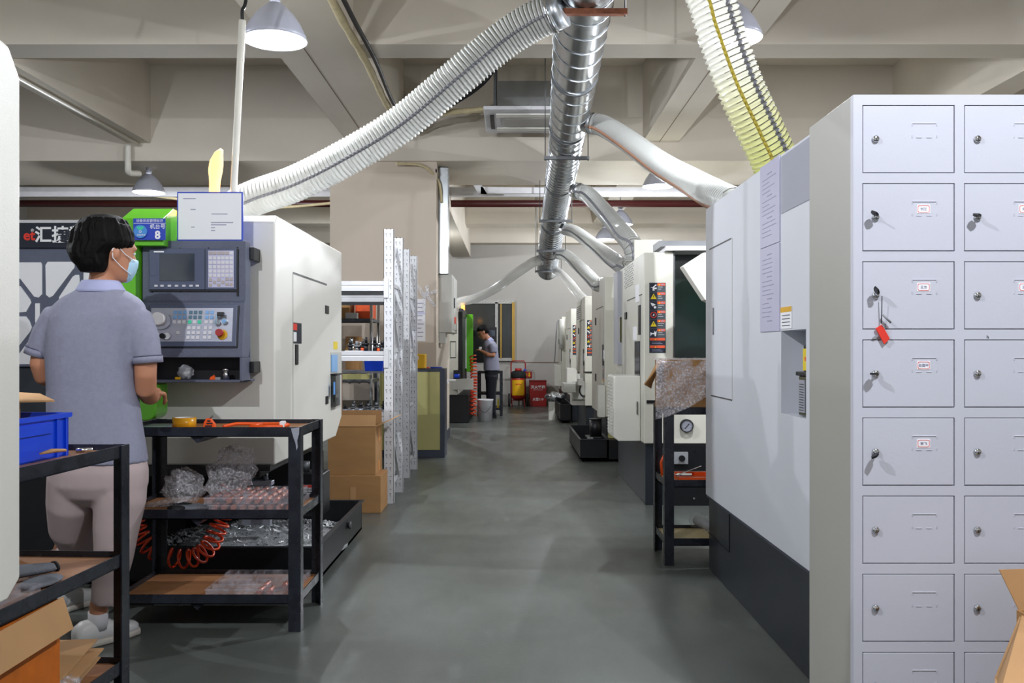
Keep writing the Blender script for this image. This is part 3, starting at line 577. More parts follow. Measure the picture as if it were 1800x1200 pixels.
# door front with cut panes and the black name board
MB().box(-2.55, -1.905, 4.50, 4.60, 1.095, 1.69).build('sliding_door', 'cpanel', m8, .008)
MB().box(-2.55, -1.905, 4.52, 4.60, .61, 1.095).build('lower_door', 'dark', m8, .006)
nbz0, nbz1 = px(0, 436, 4.49).z, px(0, 392, 4.49).z
nbd = MB().box(-2.9, -1.905, 4.485, 4.60, nbz0, nbz1).build('name_board', 'wnb', m8, .003)
MB().box(-2.9, -1.905, 4.48, 4.60, nbz1, nbz1 + .014).build('top_trim', 'grey', m8)
CT('汇捷数控', .084, 61, 414, 4.4845, 'inkw', 'name_lettering', nbd, align='LEFT', bold=.0022)
CT('et', .070, 41, 414, 4.4845, 'inkr', 'red_lettering', nbd, align='LEFT', bold=.002); CT('®', .022, 57, 405, 4.4845, 'inkw', 'registered_mark', nbd)
panes = [[(-4, 461), (72, 461), (74, 466), (74, 517), (68, 523), (60, 521), (36, 490), (0, 480)], [(84, 460), (126, 460), (131, 465), (131, 470), (93, 520), (87, 523), (81, 518), (80, 466)], [(133, 483), (139, 483), (140, 490), (140, 520), (110, 530), (104, 527), (104, 522), (128, 486)],
         [(20, 500), (36, 503), (53, 526), (55, 532), (46, 548), (20, 550)], [(62, 533), (70, 533), (70, 566), (66, 570), (62, 566)], [(20, 556), (46, 556), (52, 564), (56, 575), (53, 583), (20, 625)], [(75, 560), (110, 560), (130, 600), (130, 640), (60, 640), (62, 590)], [(20, 640), (56, 592), (58, 640)], [(147, 460), (200, 460), (205, 466), (205, 640), (150, 640), (138, 590), (147, 560)]]
for pg in panes:
    P_ = [px(u, v, 4.497) for u, v in pg]; MB().prism([(p.x, p.z) for p in P_], 'y', 4.4955, 4.501).build('door_pane', 'paper', m8, .0)
# white pole, cable and amber beacon on top
pl = thing('conduit_pole', 'white upright conduit pole behind the blue-framed notice with black cable on top', 'pole', (-1.385, 4.6, 1.84))
MB().tube([(-1.385, 4.6, 1.84), px(411, 330, 4.6), px(426, 36, 4.6)], .0175, 14).build('pole', 'pipe', pl)
MB().tube(spline([px(426, 38, 4.6), px(426, 18, 4.6), px(432, 2, 4.62), Vector((-1.33, 4.66, 3.2)), Vector((-1.3, 4.8, 3.53))], 20), .009, 8).build('black_cable', 'cable', pl)
bc = thing('signal_beacon', 'glowing amber signal light wrapped in a torn paper sleeve on the left machine', 'beacon', (-1.46, 4.62, 1.84))
MB().cyl((-1.495, 4.62, 1.84), (-1.495, 4.62, 1.95), .028, 16).build('amber_light', 'amber', bc)
s_ = MB(); s_.tube([px(377, 345, 4.62), px(378, 318, 4.62), px(379, 300, 4.62), px(381, 285, 4.62), px(385, 270, 4.62), px(390, 262, 4.62)], [.026, .028, .036, .035, .022, .008], 7, cap=False)
o = s_.build('paper_sleeve', 'ambp', bc); md = o.modifiers.new('t', 'SOLIDIFY'); md.thickness = .002
# things lying in the console tray
tz = 1.0425
def blob(c, rx, ry, rz, amp=.2, seg=20, seed=1):
    rd = random.Random(seed); mb = MB().ball((0, 0, 0), 1, 1, 1, seg); out = []
    for p in mb.v:
        k = 1 + amp * (math.sin(p.x * 7 + seed) * math.cos(p.y * 6 - seed) + math.sin(p.z * 9 + p.x * 4)) * .5 + rd.uniform(-amp, amp) * .35
        out.append(Vector((c[0] + p.x * rx * k, c[1] + p.y * ry * k, max(c[2] - rz, c[2] + p.z * rz * k))))
    mb.v = out; return mb
c = px(325, 657, 4.26); blob((c.x, 4.265, tz + .033), .036, .03, .033, .25).build('plastic_bag', 'bag', None, loc=(c.x, 4.265, tz), label='crumpled clear plastic bag in the tray under the console', cat='bag')
MB().box(px(310, 0, 4.25).x, px(319, 0, 4.25).x, 4.23, 4.245, tz, tz + .012).build('eraser', 'yellow', None, .002, loc=(px(314, 0, 4.25).x, 4.24, tz), label='small yellow block lying by the clear bag in the console tray', cat='block')
kn = thing('utility_knife', 'small orange and grey blade tool lying in the console tray', 'knife', (px(381, 0, 4.25).x, 4.24, tz))
x0 = px(371, 0, 4.25).x; MB().prism([(x0, tz), (x0 + .026, tz), (x0 + .026, tz + .012), (x0 + .02, tz + .022), (x0 + .016, tz + .018), (x0 + .004, tz + .012)], 'y', 4.225, 4.24).build('orange_grip', 'orange', kn, .001); MB().box(x0 + .026, x0 + .05, 4.228, 4.238, tz, tz + .011).build('blade_holder', 'greyd', kn)
jr = thing('steel_cup', 'small shiny steel cup in the console tray', 'cup', (px(398.5, 0, 4.25).x, 4.24, tz)); x0 = px(398.5, 0, 4.25).x
MB().lathe([(.0145, tz), (.0145, tz + .042), (.012, tz + .042), (.012, tz + .004)], (x0, 4.24, 0), 'z', 20).build('cup_body', 'chrome', jr); MB().lathe([(.0165, tz + .04), (.0175, tz + .046), (.0165, tz + .052), (.013, tz + .05)], (x0, 4.24, 0), 'z', 20).build('cup_rim', 'chrome', jr)

# chip bin below it, with shavings and pump
def chip_bin(label, x0, x1, y0, y1, zt, inner='black', fillz=None, fy=None):
    t = thing('chip_bin', label, 'bin', ((x0 + x1) / 2, (y0 + y1) / 2, 0), 'low black chip bins')
    MB().box(x0, x1, y0, y1, .03, .045).box(x0, x0 + .006, y0, y1, .03, zt).box(x1 - .006, x1, y0, y1, .03, zt).box(x0, x1, y0, y0 + .006, .03, zt).box(x0, x1, y1 - .006, y1, .03, zt).build('bin_body', 'black', t)
    MB().box(x0 - .015, x0 + .01, y0 - .01, y1 + .01, zt, zt + .006).box(x1 - .01, x1 + .015, y0 - .01, y1 + .01, zt, zt + .006).box(x0, x1, y1 - .01, y1 + .015, zt, zt + .006).box(x0, x1, y0 - .015, y0 + .01, zt, zt + .006).build('rim', 'dark', t)
    for x in (x0 + .05, x1 - .05):
        for y in (y0 + .08, y1 - .08): MB().cyl((x - .015, y, .022), (x + .015, y, .022), .022, 14).build('caster', 'rubber', t)
    return t
b8 = chip_bin('black chip bin full of shavings under the console machine', -2.1, -.965, 4.47, 5.85, .21)
MB().lathe([(.014, 0), (.022, .01), (.022, .02), (.01, .02)], (-.965, 5.35, .15), 'x', 16).build('bin_handle', 'iron', b8)
cm = MB(); rd = random.Random(11)
for k in range(1500):
    x = rd.uniform(-2.0, -.985); y = rd.uniform(4.6, 5.8); z = .05 + .11 * max(.1, 1 - ((x + 1.4) / .6) ** 2 * .6 - ((y - 5.3) / .5) ** 2 * .8) + rd.uniform(0, .012)
    a = rd.uniform(0, 6.28); L_ = rd.uniform(.008, .022); w_ = rd.uniform(.002, .006); d = Vector((math.cos(a), math.sin(a), rd.uniform(-.6, .6))) * L_; n_ = Vector((-math.sin(a), math.cos(a), rd.uniform(-1, 1))) * w_; c = Vector((x, y, z))
    cm.slab([c - d - n_, c + d - n_, c + d + n_, c - d + n_], .0012)
cm.loft([(-1.45, 5.25, .046, .5, .58), (-1.45, 5.25, .10, .42, .45), (-1.45, 5.25, .145, .2, .22)], 20)
cm.build('metal_shavings', 'chips', None, loc=(-1.45, 5.25, .046), label='heap of silvery metal shavings in the chip bin under the left machine', cat='shavings', kind='stuff')
cpn = thing('coolant_pump', 'black coolant pump block with a warning sticker behind the near work cart', 'pump', (-1.2, 5.35, .215))
MB().box(-1.29, -1.10, 5.3, 5.5, .216, .46).build('pump_body', 'black', cpn, .008); MB().box(-1.26, -1.155, 5.296, 5.30, .355, .395).build('warning_sticker', 'paper', cpn); MB().box(-1.26, -1.155, 5.294, 5.297, .38, .395).build('sticker_heading', 'inkr', cpn)
text('WARNING', .022, (-1.207, 5.2935, .367), 'cam', 'inkd', 'sticker_word', cpn)
MB().cyl((-1.23, 5.4, .46), (-1.23, 5.4, .52), .03, 16).cyl((-1.16, 5.4, .46), (-1.16, 5.4, .50), .025, 16).build('pump_fittings', 'iron', cpn)
mtr = thing('drive_screw_housing', 'silver ribbed bar under the left machine behind the work cart', 'bar', (-1.4, 5.1, .3))
MB().box(-1.5, -1.32, 5.0, 5.06, .40, .425).box(-1.5, -1.32, 5.0, 5.06, .435, .46).box(-1.49, -1.33, 5.01, 5.05, .215, .40).build('ribbed_bar', 'alu', mtr, .004); MB().cyl((-1.44, 5.03, .46), (-1.44, 5.03, .53), .022, 14).build('spindle', 'chrome', mtr); MB().cyl((-1.36, 5.03, .46), (-1.36, 5.03, .545), .014, 14).build('spindle', 'chrome', mtr)

# near-left machine, only its aisle side in view
m9 = thing('lathe_machine', 'white machine whose rounded aisle side fills the left edge of the picture', 'machine', (-2, .8, 0), 'machine tools beside the aisle')
MB().prism([(-.4, .64), (-.4, 1.84), (1.90, 1.84), (1.955, 1.832), (2.0, 1.775), (2.0, .68), (1.95, .645)], 'x', -2.6, -1.08).build('body_cover', 'white', m9, .006)
MB().box(-2.5, -1.3, -.3, 1.7, 0, .645).build('base', 'black', m9, .01)

# ---------------------------------------------------------------- right-hand row of machines
XR = 1.05
m1 = thing('lathe_machine', 'tall cool-white machine beside the lockers with taped plastic sleeves', 'machine', (1.8, 3.8, 0), 'machine tools beside the aisle')
ya, yb, za, zb_ = 3.25, 3.55, .934, 1.255
MB().box(1.14, 2.7, 2.75, 4.93, .40, 1.94).build('body_cover', 'wht2', m1)
sk = MB()
for y0, y1, z0, z1 in ((2.75, ya, .40, 1.94), (yb, 4.93, .40, 1.94), (ya, yb, .40, za), (ya, yb, zb_, 1.94)): sk.box(XR, 1.14, y0, y1, z0, z1)
sk.build('side_panel', 'wht2', m1)
MB().box(1.062, 2.65, 2.78, 4.91, 0, .385).build('base', 'dark', m1, .006); MB().box(1.054, 2.66, 2.76, 4.93, .385, .40).build('base_trim', 'cabd', m1)
dr = MB().box(1.058, 1.062, 4.44, 4.446, .195, .385).box(1.058, 1.062, 4.44, 4.91, .193, .199).build('access_drawer', 'black', m1)
g = MB().box(1.0485, XR, 4.336, 4.341, .942, 1.715); g.build('panel_seam', 'lside', m1)
MB().box(1.048, XR, 4.36, 4.84, 1.711, 1.717).box(1.048, XR, 4.34, 4.80, .938, .944).build('panel_slot', 'iron', m1)
MB().box(1.044, XR, 4.73, 4.745, 1.26, 1.40).build('latch', 'greyd', m1)
s1 = MB().box(1.045, XR, 3.56, 3.835, 1.605, 1.945).build('document_sleeve', 'paperl', m1, .001); s2 = MB().box(1.045, XR, 3.56, 3.835, 1.255, 1.60).build('document_sleeve', 'paperl', m1, .001)
for par, z1, nl in ((s1, 1.90, 15), (s2, 1.57, 16)):
    mb = MB(); rd = random.Random(nl)
    for i in range(nl): mb.box(1.0445, 1.045, 3.80 - rd.uniform(.10, .2), 3.80, z1 - i * .018 - .003, z1 - i * .018) if i % 5 else mb.box(1.0445, 1.045, 3.66, 3.73, z1 - i * .018 - .004, z1 - i * .018)
    mb.build('printed_lines', 'ink', par)
MB().box(1.046, XR, 3.20, 3.545, 1.71, 1.93).build('plastic_film_patch', 'sheet', m1)
sl = MB().box(1.047, XR, 3.41, 3.55, 1.262, 1.345).build('caution_sticker', 'paper', m1); MB().box(1.0463, 1.047, 3.41, 3.55, 1.325, 1.345).build('orange_heading', 'yellow', sl)
mb = MB()
for i in range(4): mb.box(1.0464, 1.047, 3.43, 3.53, 1.272 + i * .013, 1.275 + i * .013)
mb.build('printed_lines', 'inkd', sl)
lu = thing('lubricator', 'black and yellow oil lubricator bottle inside the wall recess of the near right machine', 'lubricator', (1.1, 3.32, .934))
MB().box(1.07, 1.138, 3.26, 3.40, .936, 1.085).build('oil_tank', 'glass', lu, .006); MB().box(1.062, 1.138, 3.252, 3.41, 1.085, 1.10).build('tank_lid', 'black', lu, .003)
MB().box(1.08, 1.138, 3.27, 3.375, 1.10, 1.20).build('pump_head', 'black', lu, .005); MB().box(1.077, 1.08, 3.31, 3.37, 1.105, 1.185).build('yellow_label', 'wny', lu); MB().box(1.0765, 1.08, 3.33, 3.35, 1.14, 1.155).build('orange_dot', 'orange', lu)
MB().box(1.067, 1.07, 3.32, 3.39, .95, 1.07).build('grey_label', 'alu', lu); text('', .01, (0, 0, 0), 'cam', 'inkd', 'x', lu) if 0 else None
mb = MB()
for i in range(11): mb.box(1.0663, 1.067, 3.33, 3.38, .957 + i * .0095, .960 + i * .0095)
mb.build('printed_lines', 'inkd', lu)
MB().tube(spline([(1.11, 3.36, 1.20), (1.11, 3.38, 1.225), (1.11, 3.36, 1.243), (1.13, 3.27, 1.245)], 14), .008, 8).build('hose_loop', 'black', lu)

# second machine, front towards the camera
m2 = thing('lathe_machine', 'white machine with a tall warning label strip and a dark green inner door', 'machine', (1.8, 7.8, 0), 'machine tools beside the aisle')
MB().box(1.0, 2.7, 7.25, 8.75, .47, 1.92).build('body_cover', 'cream', m2, .008)
MB().box(1.0, 1.225, 6.9, 7.25, .47, 1.92).build('front_column', 'cream', m2, .008)
MB().box(1.225, 2.7, 6.9, 7.24, .47, 1.11).build('front_panel', 'cream', m2, .006)
MB().box(1.236, 2.7, 7.16, 7.2, 1.11, 1.94).build('inner_door', 'dgreen', m2, .004)
MB().box(1.225, 1.24, 6.92, 7.2, 1.11, 1.94).build('door_seal', 'iron', m2)
MB().box(1.16, 2.7, 6.86, 7.25, 1.93, 1.965).build('lit_hood_lip', 'paper', m2, .004); MB().prism([(6.9, 1.965), (7.3, 1.965), (7.3, 2.02), (7.0, 2.02)], 'x', 1.13, 2.7).build('hood', 'greyd', m2)  # lip in near-white: the lit strip under the hood, put into the colour
MB().box(1.04, 1.28, 7.75, 8.4, 1.92, 2.12).build('top_box', 'cream', m2, .006)
MB().box(1.015, 2.68, 6.93, 8.7, 0, .47).build('base', 'dark', m2, .006); MB().box(1.22, 2.68, 6.90, 6.93, 0, .47).build('base_front', 'black', m2)
for u, v in ((1221, 792), (1220, 876), (1167, 806)): q = px(u, v, 6.89); MB().cyl((q.x, 6.89, q.z), (q.x, 6.902, q.z), .008, 10).build('base_bolt', 'chrome', m2)
warning_strip(m2, 1.04, 1.165, 1.158, 1.69, 6.90)
mb = MB()
for r_ in range(10):
    for c_ in range(7):
        y = 7.5 + c_ * .085 + (r_ % 2) * .04; z = 1.72 + r_ * .019; mb.box(.998, 1.0, y, y + .03, z, z + .008)
mb.build('vent_holes', 'iron', m2)
MB().box(.997, 1.0, 7.0, 7.9, 1.603, 1.611).build('panel_slot', 'black', m2); MB().box(.998, 1.0, 7.06, 7.065, .5, 1.6).box(.998, 1.0, 8.25, 8.255, .5, 1.92).build('panel_seam', 'greyd', m2)
MB().box(.99, 1.0, 7.9, 8.03, 1.45, 1.51).build('latch', 'black', m2, .003); MB().box(.99, 1.0, 7.06, 7.16, 1.30, 1.53).build('latch', 'black', m2, .003)
MB().box(.996, 1.0, 7.1, 7.4, .98, 1.25).build('side_window', 'glass', m2); MB().box(.996, 1.0, 7.15, 7.35, 1.56, 1.70).build('taped_note', 'paper', m2); MB().box(.996, 1.0, 7.3, 7.5, 1.26, 1.37).build('side_label', 'paper', m2)
MB().box(.96, 1.0, 8.3, 8.6, 1.05, 1.90).build('hanging_film', 'sheet', m2); MB().box(.985, 1.0, 8.3, 8.42, 1.25, 1.48).build('yellow_guard', 'caby', m2)
lb = MB().prism([(.79, .50), (.83, .47), (1.0, .47), (1.0, .98), (.80, .98), (.79, .965)], 'y', 7.08, 7.52).build('louvred_box', 'white', m2, .008)
mb = MB()
for i in range(16):
    for y in (7.15, 7.35): mb.prism([(.79, .53 + i * .0265), (.782, .535 + i * .0265), (.79, .545 + i * .0265)], 'y', y, y + .13)
mb.build('louvres', 'lside', lb); MB().box(.97, .975, 7.07, 7.08, .68, .78).build('door_slot', 'black', lb)
MB().box(1.02, 1.12, 6.893, 6.9, .775, .80).build('black_handle', 'black', m2)
q = px(1207, 748, 6.88); gg = MB().lathe([(.050, 6.865), (.050, 6.9), (.043, 6.9), (.043, 6.865)], (q.x, 0, q.z), 'y', 28, True).build('gauge_rim', 'black', m2)
MB().cyl((q.x, 6.872, q.z), (q.x, 6.9, q.z), .043, 28).build('gauge_face', 'alu', gg); MB().slab([(q.x - .018, 6.870, q.z - .02), (q.x - .014, 6.870, q.z - .024), (q.x + .02, 6.870, q.z + .014), (q.x + .016, 6.870, q.z + .018)], .001).build('gauge_needle', 'inkd', gg)
mb = MB()
for k in range(14): t_ = R(-40 + k * 20); mb.slab([(q.x + math.cos(t_) * .033, 6.871, q.z + math.sin(t_) * .033), (q.x + math.cos(t_ + .05) * .033, 6.871, q.z + math.sin(t_ + .05) * .033), (q.x + math.cos(t_ + .05) * .040, 6.871, q.z + math.sin(t_ + .05) * .040), (q.x + math.cos(t_) * .040, 6.871, q.z + math.sin(t_) * .040)], .0008)
mb.build('gauge_marks', 'inkd', gg)
q = px(1198, 805, 6.88); MB().box(q.x - .06, q.x + .05, 6.875, 6.905, q.z - .045, q.z + .045).build('switch_plate', 'greyd', m2, .003); MB().cyl((q.x, 6.85, q.z), (q.x, 6.88, q.z), .023, 16).build('switch_knob', 'black', m2)
MB().prism([(1.19, 1.765), (1.34, 1.86), (2.0, 1.86), (2.0, 1.2), (1.345, 1.53)], 'y', 6.35, 6.47).build('console_hood', 'white', m2, .006)
MB().box(1.6, 1.9, 6.40, 7.0, 1.865, 1.93).build('console_arm', 'white', m2)

def far_machine(label, x, y0, y1, zb, zt, warn=False, louv=False, chamfer=False, wind=True):
    t = thing('lathe_machine', label, 'machine', (x + .7, (y0 + y1) / 2, 0), 'machine tools beside the aisle')
    pg = [(y0, zb), (y1, zb), (y1, zt), (y0, zt)] if not chamfer else [(y0, zb), (y1, zb), (y1, zt - .16), (y1 - .15, zt), (y0, zt)]
    MB().prism(pg, 'x', x, 2.7).build('body_cover', 'cream', t, .008); MB().box(x + .02, 2.65, y0 + .03, y1 - .03, 0, zb).build('base', 'dark', t, .006)
    L_ = y1 - y0
    MB().box(x - .003, x, y0 + L_ * .12, y0 + L_ * .62, zt - .32, zt - .312).build('panel_slot', 'black', t)
    MB().box(x - .002, x, y0 + L_ * .1, y0 + L_ * .1 + .006, zb, zt - .32).build('panel_seam', 'greyd', t)
    for yy, z in ((y0 + L_ * .62, zt - .5), (y0 + L_ * .62, zb + .35)): MB().box(x - .01, x, yy, yy + .09, z, z + .09).build('latch', 'black', t, .003)
    MB().box(x - .008, x, y0 + L_ * .08, y0 + L_ * .14, zb + .55, zb + .78).build('latch', 'black', t, .003)
    if wind: MB().box(x - .004, x, y0 + .06, y0 + .26, zb + .25, zb + .6).build('side_window', 'glass', t); MB().box(x - .005, x, y0 + .05, y0 + .28, zb + .62, zb + .72).build('side_label', 'paper', t)
    if louv:
        mb = MB()
        for i in range(7): mb.prism([(x, zt - .28 + i * .03), (x - .008, zt - .275 + i * .03), (x, zt - .262 + i * .03)], 'y', y0 + L_ * .5, y0 + L_ * .85)
        mb.build('louvres', 'greyd', t)
    if warn: warning_strip(t, x + .03, x + .11, 1.10, 1.59, y0)
    return t
m3 = far_machine('third right machine with a plain cream side, behind the louvred box', 1.0, 9.8, 11.4, .46, 1.976)
MB().box(.93, 1.0, 9.78, 9.95, .46, .80).build('outlet_chute', 'white', m3)
m4 = far_machine('fourth right machine with a narrow warning label strip on its front', 1.0, 12.5, 14.2, .415, 1.92, True, True, True)
MB().box(.995, 1.12, 12.49, 12.5, .865, .885).build('black_handle', 'black', m4)
MB().prism([(.76, .70), (.90, .70), (.90, .89), (.87, .93), (.76, .93)], 'y', 12.6, 12.9).box(.88, 1.0, 12.65, 12.85, .75, .85).build('filter_box', 'white', m4, .006)
MB().box(.69, .855, 12.2, 12.55, .61, .735).box(.84, 1.0, 12.51, 12.6, .5, .75).build('motor_cover', 'lside', m4, .006); MB().box(.83, 1.0, 12.6, 13, .415, .60).build('coolant_outlet', 'white', m4, .004)
MB().box(.895, .965, 12.3, 12.5, .70, .79).build('junction_box', 'wallf', m4, .004); MB().tube(spline([(.93, 12.38, .70), (.92, 12.38, .62), (.95, 12.4, .56), (1.0, 12.51, .55)], 12), .012, 6).build('junction_cable', 'black', m4)
m5 = far_machine('fifth right machine, small in view beside the far red boxes', .97, 15.0, 16.5, .42, 1.86, True, False, True)
m6 = far_machine('farthest right machine against the back wall, with a grey hanging cable', .93, 17.0, 18.4, .42, 1.80, False, False, True, False)
MB().box(.80, .93, 17.1, 17.5, .50, .90).build('filter_box', 'white', m6, .01); MB().tube(spline([(.93, 17.1, 1.74), (.85, 17.1, 1.70), (.82, 17.1, 1.3), (.80, 17.15, .95)], 20), .012, 6).build('hanging_cable', 'greyd', m6)
MB().cyl((.93, 16.98, 1.2), (.93, 16.98, 1.76), .05, 12).build('rear_cylinder', 'lside', m6)
b3 = chip_bin('black chip bin with an upright motor beside the third right machine', .72, 1.005, 9.58, 11.4, .235)
MB().box(1.02, 1.30, 9.58, 9.77, .03, .235).build('bin_front', 'black', b3, .004)
MB().cyl((.905, 9.85, .245), (.905, 9.85, .43), .066, 20).cyl((.905, 9.85, .43), (.905, 9.85, .44), .070, 20).build('pump_motor', 'black', b3); MB().box(.80, .95, 9.75, 10.0, .24, .248).build('motor_plate', 'iron', b3)
MB().box(.80, .86, 9.62, 9.70, .241, .25).build('maker_plate', 'greyd', b3); MB().prism([(1.03, .241), (1.10, .241), (1.08, .33), (1.04, .35)], 'y', 9.7, 9.8).build('valve', 'caby', b3)
b5 = chip_bin('black chip bin holding a foil-wrapped part near the back wall', .78, .955, 14.7, 16.4, .30)
fw = thing('foil_wrapped_part', 'silver foil-wrapped part resting over the farthest black bin', 'package', (.74, 15.6, 0)); blob((.72, 15.4, .385), .15, .16, .075, .35, 22, 5).build('foil_wrap', 'foil', fw); MB().box(.62, .72, 15.35, 15.5, 0, .31).build('white_post', 'white', fw)

# far left machine with its black arch and green strip
m7 = thing('lathe_machine', 'far left machine with a black arch frame and bright green strip', 'machine', (-1.6, 15.4, 0), 'machine tools beside the aisle')
MB().box(-3.2, -.87, 14.6, 16.6, .46, 1.80).build('body_cover', 'cream', m7, .01); MB().box(-3.2, -.70, 14.7, 16.5, 0, .46).build('base', 'black', m7, .01)
MB().prism([(14.75, .62), (15.0, .62), (15.0, 1.72), (15.9, 1.72), (15.9, .62), (16.1, .62), (16.1, 1.79), (15.95, 1.86), (14.85, 1.86), (14.75, 1.80)], 'x', -.87, -.80).build('black_arch', 'black', m7, .01)
MB().box(-.87, -.81, 15.0, 15.9, .62, 1.72).build('sliding_door', 'dark', m7)
MB().box(-.80, -.68, 15.85, 15.95, .80, 1.80).build('green_strip', 'green', m7, .01); MB().box(-.82, -.79, 15.83, 15.87, .86, 1.75).build('white_strip', 'paper', m7)
MB().box(-.80, -.42, 16.5, 16.6, .95, 1.55).build('console_face', 'black', m7, .01); MB().box(-.46, -.28, 16.6, 16.7, 1.17, 1.60).build('monitor', 'black', m7, .01); MB().box(-.43, -.31, 16.59, 16.6, 1.43, 1.54).build('monitor_screen', 'screen', m7)
MB().box(-.95, -.62, 14.42, 14.62, .55, .72).build('collector_box', 'lside', m7, .006); MB().box(-.93, -.82, 14.45, 14.55, .72, .86).build('filter_cup', 'black', m7); MB().cyl((-.875, 14.44, .74), (-.875, 14.44, .80), .045, 14).build('blue_knob', 'crate', m7)
MB().box(-.99, -.90, 14.595, 14.6, 1.05, 1.32).build('black_frame_line', 'black', m7); MB().box(-.985, -.905, 14.592, 14.595, 1.065, 1.305).build('frame_panel', 'cream', m7); MB().box(-.95, -.93, 14.592, 14.6, 1.43, 1.52).build('latch', 'black', m7)
MB().cyl((-.83, 15.4, 1.80), (-.83, 15.4, 1.98), .03, 12).build('amber_light', 'amber', m7)
# ---------------------------------------------------------------- lockers
lk = thing('locker_cabinet', 'tall pale grey metal locker cabinet with nine rows of small doors', 'lockers', (1.3, 2.5, 0))
LX0, LX1, LY, LB = .872, 1.70, 2.325, 2.67
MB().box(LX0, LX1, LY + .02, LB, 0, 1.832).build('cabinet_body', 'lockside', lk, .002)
fr = MB(); zs = [1.8035 - .1995 * i for i in range(9)]; xs = [.897, 1.157, 1.417]; DW, DH = .232, .170
fr.box(LX0, LX0 + .023, LY, LY + .02, zs[-1] - DH - .002, zs[0] + .002)
for x in xs: fr.box(x + DW + .002, min(x + .258, LX1), LY, LY + .02, zs[-1] - DH - .002, zs[0] + .002)
fr.box(LX0, LX1, LY, LY + .02, zs[0] + .002, 1.832).box(LX0, LX1, LY, LY + .02, 0, zs[-1] - DH - .002)
for z in zs[:-1]:
    for x in xs: fr.box(x - .002, x + DW + .002, LY, LY + .02, z - .1995 + .002, z - DH - .002)
fr.build('front_frame', 'locker', lk)
MB().box(LX0 + .002, LX1 - .01, LY + .015, LY + .019, .01, 1.82).build('gap_shade_sheet', 'inkd', lk)  # black sheet behind the doors, painting the shade seen in their gaps
KEYS = {(1, 0): 30, (2, 0): 60, (3, 0): 0, (4, 0): -35, (1, 1): 10}
for i, z in enumerate(zs):
    for j, x in enumerate(xs):
        d = MB().box(x, x + DW, LY + .0005, LY + .012, z - DH, z).build('locker_door', 'locker', lk, .0015)
        cx, cz = x + DW * .135, z - DH * .5
        MB().lathe([(.009, LY), (.009, LY - .004), (.007, LY - .007), (.002, LY - .0075)], (cx, 0, cz), 'y', 18).build('lock', 'chrome', d)
        MB().box(cx - .0008, cx + .0008, LY - .0085, LY - .007, cz - .0045, cz + .001).build('keyhole', 'inkd', d)
        hx, hz = x + DW * .54, z - DH * .27; w_, h_ = .062, .036; b_ = MB()
        b_.box(hx, hx + w_, LY - .0012, LY + .001, hz + .0, hz + .0022).box(hx - .001, hx + .0008, LY - .001, LY + .001, hz - .006, hz).box(hx + w_ - .001, hx + w_ + .001, LY - .001, LY + .001, hz - .006, hz)
        b_.box(hx - .001, hx + .0008, LY - .001, LY + .001, hz - h_, hz - h_ + .008).box(hx + w_ - .001, hx + w_ + .001, LY - .001, LY + .001, hz - h_, hz - h_ + .008)
        b_.box(hx + .010, hx + .024, LY - .001, LY + .001, hz - h_, hz - h_ + .0015).box(hx + .036, hx + .050, LY - .001, LY + .001, hz - h_, hz - h_ + .0015)
        b_.build('card_holder', 'locker', d, .0006)
        if 1 <= i <= 4 and j < 2 and not (j == 1 and i > 2):
            lx, lz = hx + .012, hz - .007
            MB().box(lx, lx + .034, LY - .0006, LY + .0008, lz - .022, lz).build('name_label', 'paper', d)
            rg = MB(); ro = [(lx + .017 + math.copysign(min(abs(math.cos(a)) * 1.3, 1), math.cos(a)) * .015, lz - .011 + math.copysign(min(abs(math.sin(a)) * 1.3, 1), math.sin(a)) * .009) for a in [2 * math.pi * k / 24 for k in range(24)]]
            for k in range(24):
                a, b = ro[k], ro[(k + 1) % 24]; ic = lambda p: (lx + .017 + (p[0] - lx - .017) * .93, lz - .011 + (p[1] - lz + .011) * .89)
                a2, b2 = ic(a), ic(b); rg.prism([a, b, b2, a2], 'y', LY - .0011, LY - .0005)
            rg.build('red_border', 'inkr', d)
            text(['', '刘江', '王方', '赵国平', '李飞'][i], .0085, (lx + .017, LY - .0010, lz - .0115), 'cam', 'ink', 'handwritten_name', d)
text('h', .012, (1.215, LY - .0004, 1.213), 'cam', 'inkd', 'pen_mark', lk)
for (i, j), ang in KEYS.items():
    x, z = xs[j] + DW * .135, zs[i] - DH * .5
    k = thing('locker_key', ['', 'black-headed key in the second door down, left column', 'key with the red tag, in the third door down', 'black-headed key in the fourth door down', 'black-headed key in the fifth door down'][i] if j == 0 else 'black-headed key in the second door down, right of the first column', 'key', (x, LY - .0085, z), 'keys left in locker doors')
    a = R(ang); mb = MB(); mb.xf = Matrix.Translation((x, LY - .0085, z)) @ Euler((0, a, 0)).to_matrix().to_4x4() @ Euler((0, 0, R(-40))).to_matrix().to_4x4()
    mb.box(-.002, .0, -.010, .0, -.004, .004); mb.build('key_blade', 'chrome', k)
    mb = MB(); mb.xf = Matrix.Translation((x, LY - .0085, z)) @ Euler((0, a, 0)).to_matrix().to_4x4() @ Euler((0, 0, R(-40))).to_matrix().to_4x4()
    mb.prism([(-.008, -.010), (.008, -.010), (.010, -.020), (.007, -.030), (-.007, -.030), (-.010, -.020)], 'z', -.0025, .0025); o = mb.build('key_head', 'black', k, .001); o.scale = (1, 1, 1)
q0 = px(1551, 520, 2.31)
tg = thing('key_tag', 'red plastic key tag hanging from the third locker door on a black cord', 'key tag', (q0.x, 2.315, q0.z))
MB().tube([(q0.x, 2.312, q0.z), px(1550, 550, 2.315), px(1549, 568, 2.318)], .0012, 6).build('cord', 'cable', tg)
a, b = px(1552, 553, 2.314), px(1566, 567, 2.314); MB().tube([a, b], .0028, 8).build('cord_toggle', 'greyd', tg)
